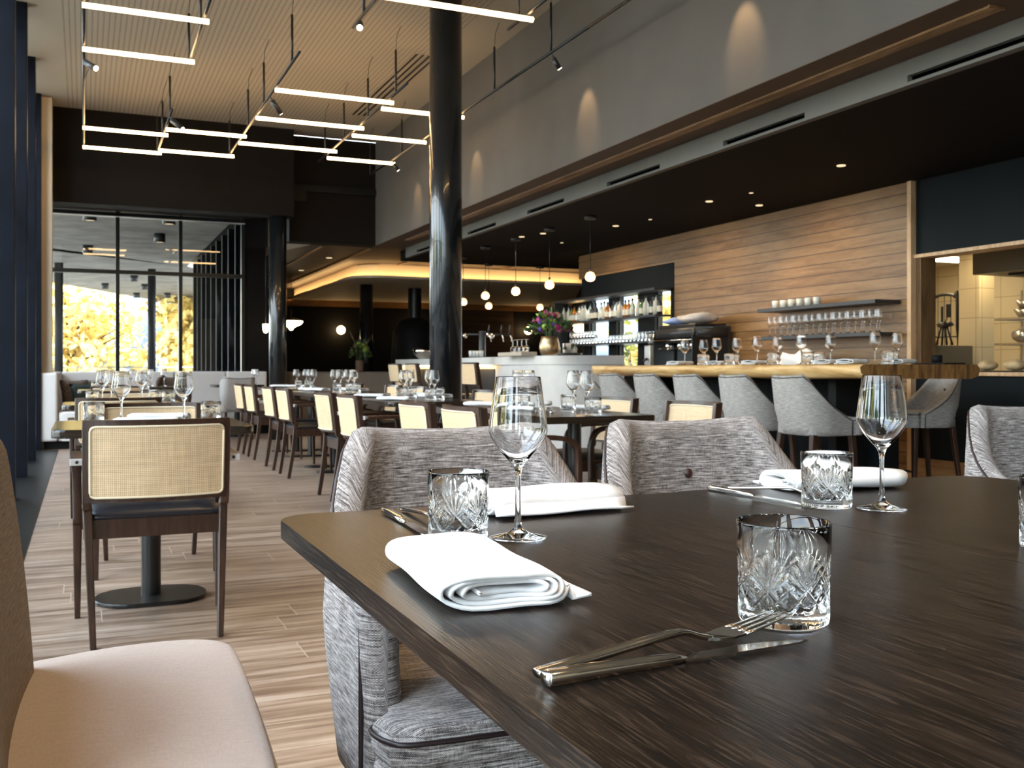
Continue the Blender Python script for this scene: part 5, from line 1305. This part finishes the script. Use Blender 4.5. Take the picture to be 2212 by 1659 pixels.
# ------------------------------------------------------------------ kitchen
t = box('ceiling_light_panel', 8.55, 9.25, 8.05, 8.40, 2.205, 2.2195, 'kpanel', None); tag(t, 'bright rectangular light panel on the kitchen ceiling', 'light panel')
area('kitchen_lamp', (8.2, 7.0, 2.19), (0, 0, 0), .4, .3, 6, (1, .80, .48)); area('kitchen_lamp', (7.8, 8.3, 2.19), (0, 0, 0), .8, .3, 9, (1, .80, .48))
t = thing('extractor_hood', 'large dull steel extractor hood hanging in the kitchen', 'extractor hood')
box('canopy', 7.62, 8.96, 4.2, 6.74, 1.86, 2.219, 'hood', t, .004); box('filter_recess', 7.8, 8.8, 4.4, 6.5, 1.845, 1.86, 'black', t)
o = box('lamp', 8.0, 8.25, 6.2, 6.35, 1.835, 1.8445, 'kpanel', t)
t = thing('rack_trolley', 'tall wheeled wire rack trolley with rounded top in the kitchen', 'trolley')
def kp(px, X): t_ = (px-CXP)/FPX; Z = X/(SY+t_*CY); return Z*(CY-t_*SY)
ya, yb = kp(2068, 8.8), kp(2013, 8.8); zt = HC+158*9.9*1.15/FPX
def kz(px, py, X): t_ = (px-CXP)/FPX; Z = X/(SY+t_*CY); return HC-(py-HYP)*Z/FPX
zt = kz(2040, 637, 8.8)
fr = [(8.8, ya, .08), (8.8, ya, zt-.12), (8.8, ya+.03, zt-.03), (8.8, ya+.12, zt), (8.8, yb-.12, zt), (8.8, yb-.03, zt-.03), (8.8, yb, zt-.12), (8.8, yb, .08)]
tube('frame', bezier(fr, 5), .018, 'dkplastic', t)
for k in (1, 2, 3): tube('bar', [(8.8, ya+(yb-ya)*k/4, .1), (8.8, ya+(yb-ya)*k/4, zt-.01)], .005, 'dkplastic', t, 6)
tube('cross_bar', [(8.8, ya, kz(2040, 728, 8.8)), (8.8, yb, kz(2040, 728, 8.8))], .008, 'dkplastic', t, 6)
for yy in (ya, yb): lathe('wheel', [(0, -.02), (.05, -.02), (.05, .02), (0, .02)], 'dkplastic', t, 16, (8.8, yy, .05)).rotation_euler = (0, pi/2, 0)
t = thing('steel_worktop', 'brown-grey steel cabinet in the kitchen behind the bar end', 'cabinet')
box('body', 7.62, 8.2, 7.25, 8.25, 0, kz(2040, 745, 7.62), 'hood', t, .005)
t = thing('tripod_stand', 'small black tripod stand on the kitchen cabinet', 'tripod', (7.75, kp(2040, 7.75), kz(2040, 745, 7.62)+.001))
for a in (-.10, -.03, .05, .12): tube('leg', [(0, a*.3, .19), (.02*(a > 0), a, 0)], .010, 'dkplastic', t, 6)
blob('head', 'dkplastic', t, (.03, .09, .03), 8, (0, 0, .17)); box('pole', -.008, .008, .02, .036, .2, .38, 'dkplastic', t); box('display', -.01, .01, -.07, -.03, .27, .40, 'dkplastic', t); tube('display_arm', [(0, 0, .2), (0, -.04, .28)], .006, 'dkplastic', t, 6)
t = thing('wire_shelving', 'kitchen wire shelving holding steel bowls and crockery', 'shelving')
sx0, sx1 = 9.0, 9.5; sya, syb = 6.2, 7.75
for z in (.5, kz(2180, 741, 9.0), kz(2180, 686, 9.0)):
    bm = bmesh.new()
    for k in range(24): bm_box(bm, sx0, sx1, sya+(syb-sya)*k/24, sya+(syb-sya)*k/24+.008, z-.005, z)
    for yy in (sya, syb-.01): bm_box(bm, sx0, sx1, yy, yy+.01, z-.02, z)
    for xx in (sx0, sx1-.01): bm_box(bm, xx, xx+.01, sya, syb, z-.02, z)
    obj('wire_shelf', bm_out(bm), 'brushed', t)
for xx in (sx0, sx1-.02):
    for yy in (sya, syb-.02): box('post', xx, xx+.02, yy, yy+.02, 0, 1.85, 'brushed', t)
za, zb_ = kz(2180, 741, 9.0)+.001, kz(2180, 686, 9.0)+.001
o = lathe('mixing_bowl', [(0, 0), (.14, 0), (.22, .08), (.27, .21), (.28, .22), (.26, .21), (.21, .09), (.13, .01), (0, .01)], 'brushed', None, 36, (9.25, 6.95, zb_)); tag(o, 'large steel mixing bowl on the top kitchen wire shelf', 'bowl')
for i, (r_, y) in enumerate(((.11, 7.45), (.09, 7.45))):
    o = lathe('steel_bowl', [(0, 0), (r_*.5, 0), (r_, .09), (r_*.97, .09), (r_*.48, .008), (0, .008)], 'brushed', None, 24, (9.18, y, zb_+i*.093)); tag(o, 'small steel bowl stacked on the top kitchen shelf, '+('lower' if i == 0 else 'upper')+' one', 'bowl', 'small steel bowls in the kitchen')
for i in range(6):
    o = blob('bread_bun' if False else 'food_container', ['dkplastic', 'bread', 'offwhite', 'dkplastic', 'bread', 'brushed'][i], None, (.09, .10, .06+.02*(i % 2)), i, (9.2, 6.4+i*.22, za), 1, 2, .15); tag(o, 'rounded container on the middle kitchen wire shelf, the %s from the right' % ORD[i], 'container', 'containers on the kitchen shelf')
o = box('serving_board', WX+.02, WX+.42, 4.7, 6.0, .9555, .967, 'black', None, .003); tag(o, 'long black board on the kitchen pass carrying bread', 'board')
for i, (dx_, y, sx_, sy_, sz_) in enumerate(((.12, 5.90, .08, .07, .04), (.28, 5.76, .08, .08, .045), (.12, 5.64, .08, .08, .045), (.28, 5.50, .08, .08, .045), (.13, 5.36, .08, .09, .045), (.18, 5.12, .08, .085, .06))):
    o = blob('bread_loaf', 'bread', None, (sx_, sy_, sz_), 20+i, (WX+.02+dx_, y, .9675), 1, 3, .08); tag(o, 'pale bread roll on the black board at the kitchen pass, the %s from the left' % ORD[i], 'bread', 'bread on the kitchen pass')
t = thing('lattice_ornament', 'small pale branching ornament behind the bread on the kitchen pass', 'ornament', (WX+.38, 5.28, .9675)); rn = random.Random(3)
for k in range(9): tube('twig', [(0, 0, 0), (rn.uniform(-.02, .02), rn.uniform(-.05, .05), .06), (rn.uniform(-.03, .03), rn.uniform(-.09, .09), rn.uniform(.09, .15))], .004, 'caneedge', t, 5)
o = blob('towel', 'dkplastic', None, (.12, .20, .06), 31, (7.5, 6.2, .0), 1, 2, .1); o.location.z = 0; tag(o, 'dark bag on the kitchen floor', 'bag')

# ------------------------------------------------------------------ outdoors
def tree(x, y, h, r, m, label, n=2600, seed=1, zc=.62, leaf=.16, z0=-.55, group='trees outside'):
    t = thing('tree', label, 'tree', (x, y, z0), 0, group); rn = random.Random(seed)
    tr = bmesh.new(); bm_sweep(tr, [(0, 0, 0), (.1, 0, h*.25), (0, .1, h*.5), (.05, 0, h*.8)], circ(.16*h/5, 8), scales=[1.2, .9, .6, .2])
    for k in range(6):
        a = rn.uniform(0, 6.28); bm_sweep(tr, [(0, 0, h*(.25+.06*k)), (r*.4*cos(a), r*.4*sin(a), h*(.45+.05*k)), (r*.75*cos(a), r*.75*sin(a), h*(.55+.06*k))], circ(.06, 6), scales=[1, .6, .25])
    obj('trunk', bm_out(tr), 'bark', t, True)
    bm = bmesh.new(); clumps = []
    for k in range(40):
        a, b, q = rn.uniform(0, 6.28), rn.uniform(-1, 1), rn.random()**.33
        s = math.sqrt(1-b*b); clumps.append((Vector((r*q*s*cos(a), r*q*s*sin(a), h*zc+h*(1-zc)*b*q)), rn.uniform(.25, .42)*r))
    for _ in range(n):
        c, cr_ = rn.choice(clumps); d = Vector((rn.gauss(0, 1), rn.gauss(0, 1), rn.gauss(0, 1))).normalized(); p = c+d*cr_*rn.uniform(.7, 1)
        u = Vector((rn.gauss(0, 1), rn.gauss(0, 1), rn.gauss(0, 1))).normalized(); v = u.cross(d).normalized(); s = leaf*rn.uniform(.6, 1.3)
        bm.faces.new([bm.verts.new(p+u*s), bm.verts.new(p+v*s*.6), bm.verts.new(p-u*s), bm.verts.new(p-v*s*.6)])
    me = bm_out(bm, False); obj('foliage', me, m, t)
tree(5.0, 36, 5.0, 3.1, 'yellow', 'bright yellow autumn tree filling the bay window', 9000, 1, .55, .17)
tree(-.5, 40, 5.2, 2.6, 'yellow', 'second yellow autumn tree at the left side of the bay window', 5000, 2, .55, .17)
tree(11.2, 40, 4.4, 1.9, 'treegreen', 'dark green tree right of the terrace post', 3500, 3, .5, .13)
for i, (x, y, m) in enumerate(((11.2, 18.2, 'yellow2'), (10.5, 15.9, 'yellow'), (12.9, 20.2, 'treegreen'))):
    tree(x, y, 3.1, .85, m, 'courtyard tree seen through the bottle shelves, the %s from the left' % ORD[i], 900, 40+i, .58, .13)
for i, (x, y, m) in enumerate(((-9, 1.5, 'yellow2'), (-10, 7, 'treegreen'), (-9, 12, 'yellow'), (-12, -4, 'treegreen'), (-14, 17, 'yellow2'))):
    tree(x, y, 4.6, 2.2, m, 'garden tree outside the left window wall, the %s one along it' % ORD[i], 1500, 10+i, .6, .22)
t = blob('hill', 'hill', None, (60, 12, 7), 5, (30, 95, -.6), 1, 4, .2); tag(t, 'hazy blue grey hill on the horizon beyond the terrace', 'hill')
for i, (px, Z) in enumerate(((127, 23), (328, 24.5))):
    x, y = onray(px, Z)
    struct(lathe('column_terrace', [(0, -.04), (.095, -.04), (.095, 3.45), (0, 3.45)], 'dark_blue', None, 24, (x, y, 0)))
t = thing('glass_balustrade', 'glass balustrade along the far edge of the terrace', 'balustrade')
A, B = onray(90, 24), onray(520, 28)
for k in range(6):
    p = [A[j]+(B[j]-A[j])*k/6 for j in (0, 1)]; q = [A[j]+(B[j]-A[j])*(k+.97)/6 for j in (0, 1)]
    sweep('glass_panel', [(p[0], p[1], .45), (q[0], q[1], .45)], [(-.006, -.45), (.006, -.45), (.006, .55), (-.006, .55)], 'pane', t)
sweep('handrail', [(A[0], A[1], 1.02), (B[0], B[1], 1.02)], rsec(.05, .03), 'brushed', t)
t = thing('street_bollard', None, None) if False else None
for i, (px, py) in enumerate(((194, 470), (365, 478), (345, 518), (190, 542), (290, 604), (227, 620), (313, 622), (295, 640), (362, 640))):
    x, y = gp(px, py, 3.34)
    t = thing('surface_downlight', 'cylindrical lamp under the concrete terrace canopy, the %s counted from the window' % ORD[i], 'downlight', (x, y, 3.45), 0, 'lamps under the terrace canopy')
    lathe('body', [(0, 0), (.10, 0), (.10, -.16), (.085, -.16)], 'dkplastic', t, 20); lathe('lamp_face', [(0, -.15), (.085, -.15)], 'dl', t, 20)

dups = {k: v for k, v in SEEN.items() if len(v) > 1 and k}
if dups: print('DUPLICATE LABELS', list(dups)[:10])
for o in bpy.data.objects:
    if o.parent is None and o.type in ('MESH', 'EMPTY') and not o.get('kind') and not o.get('label'): print('NO LABEL', o.name)
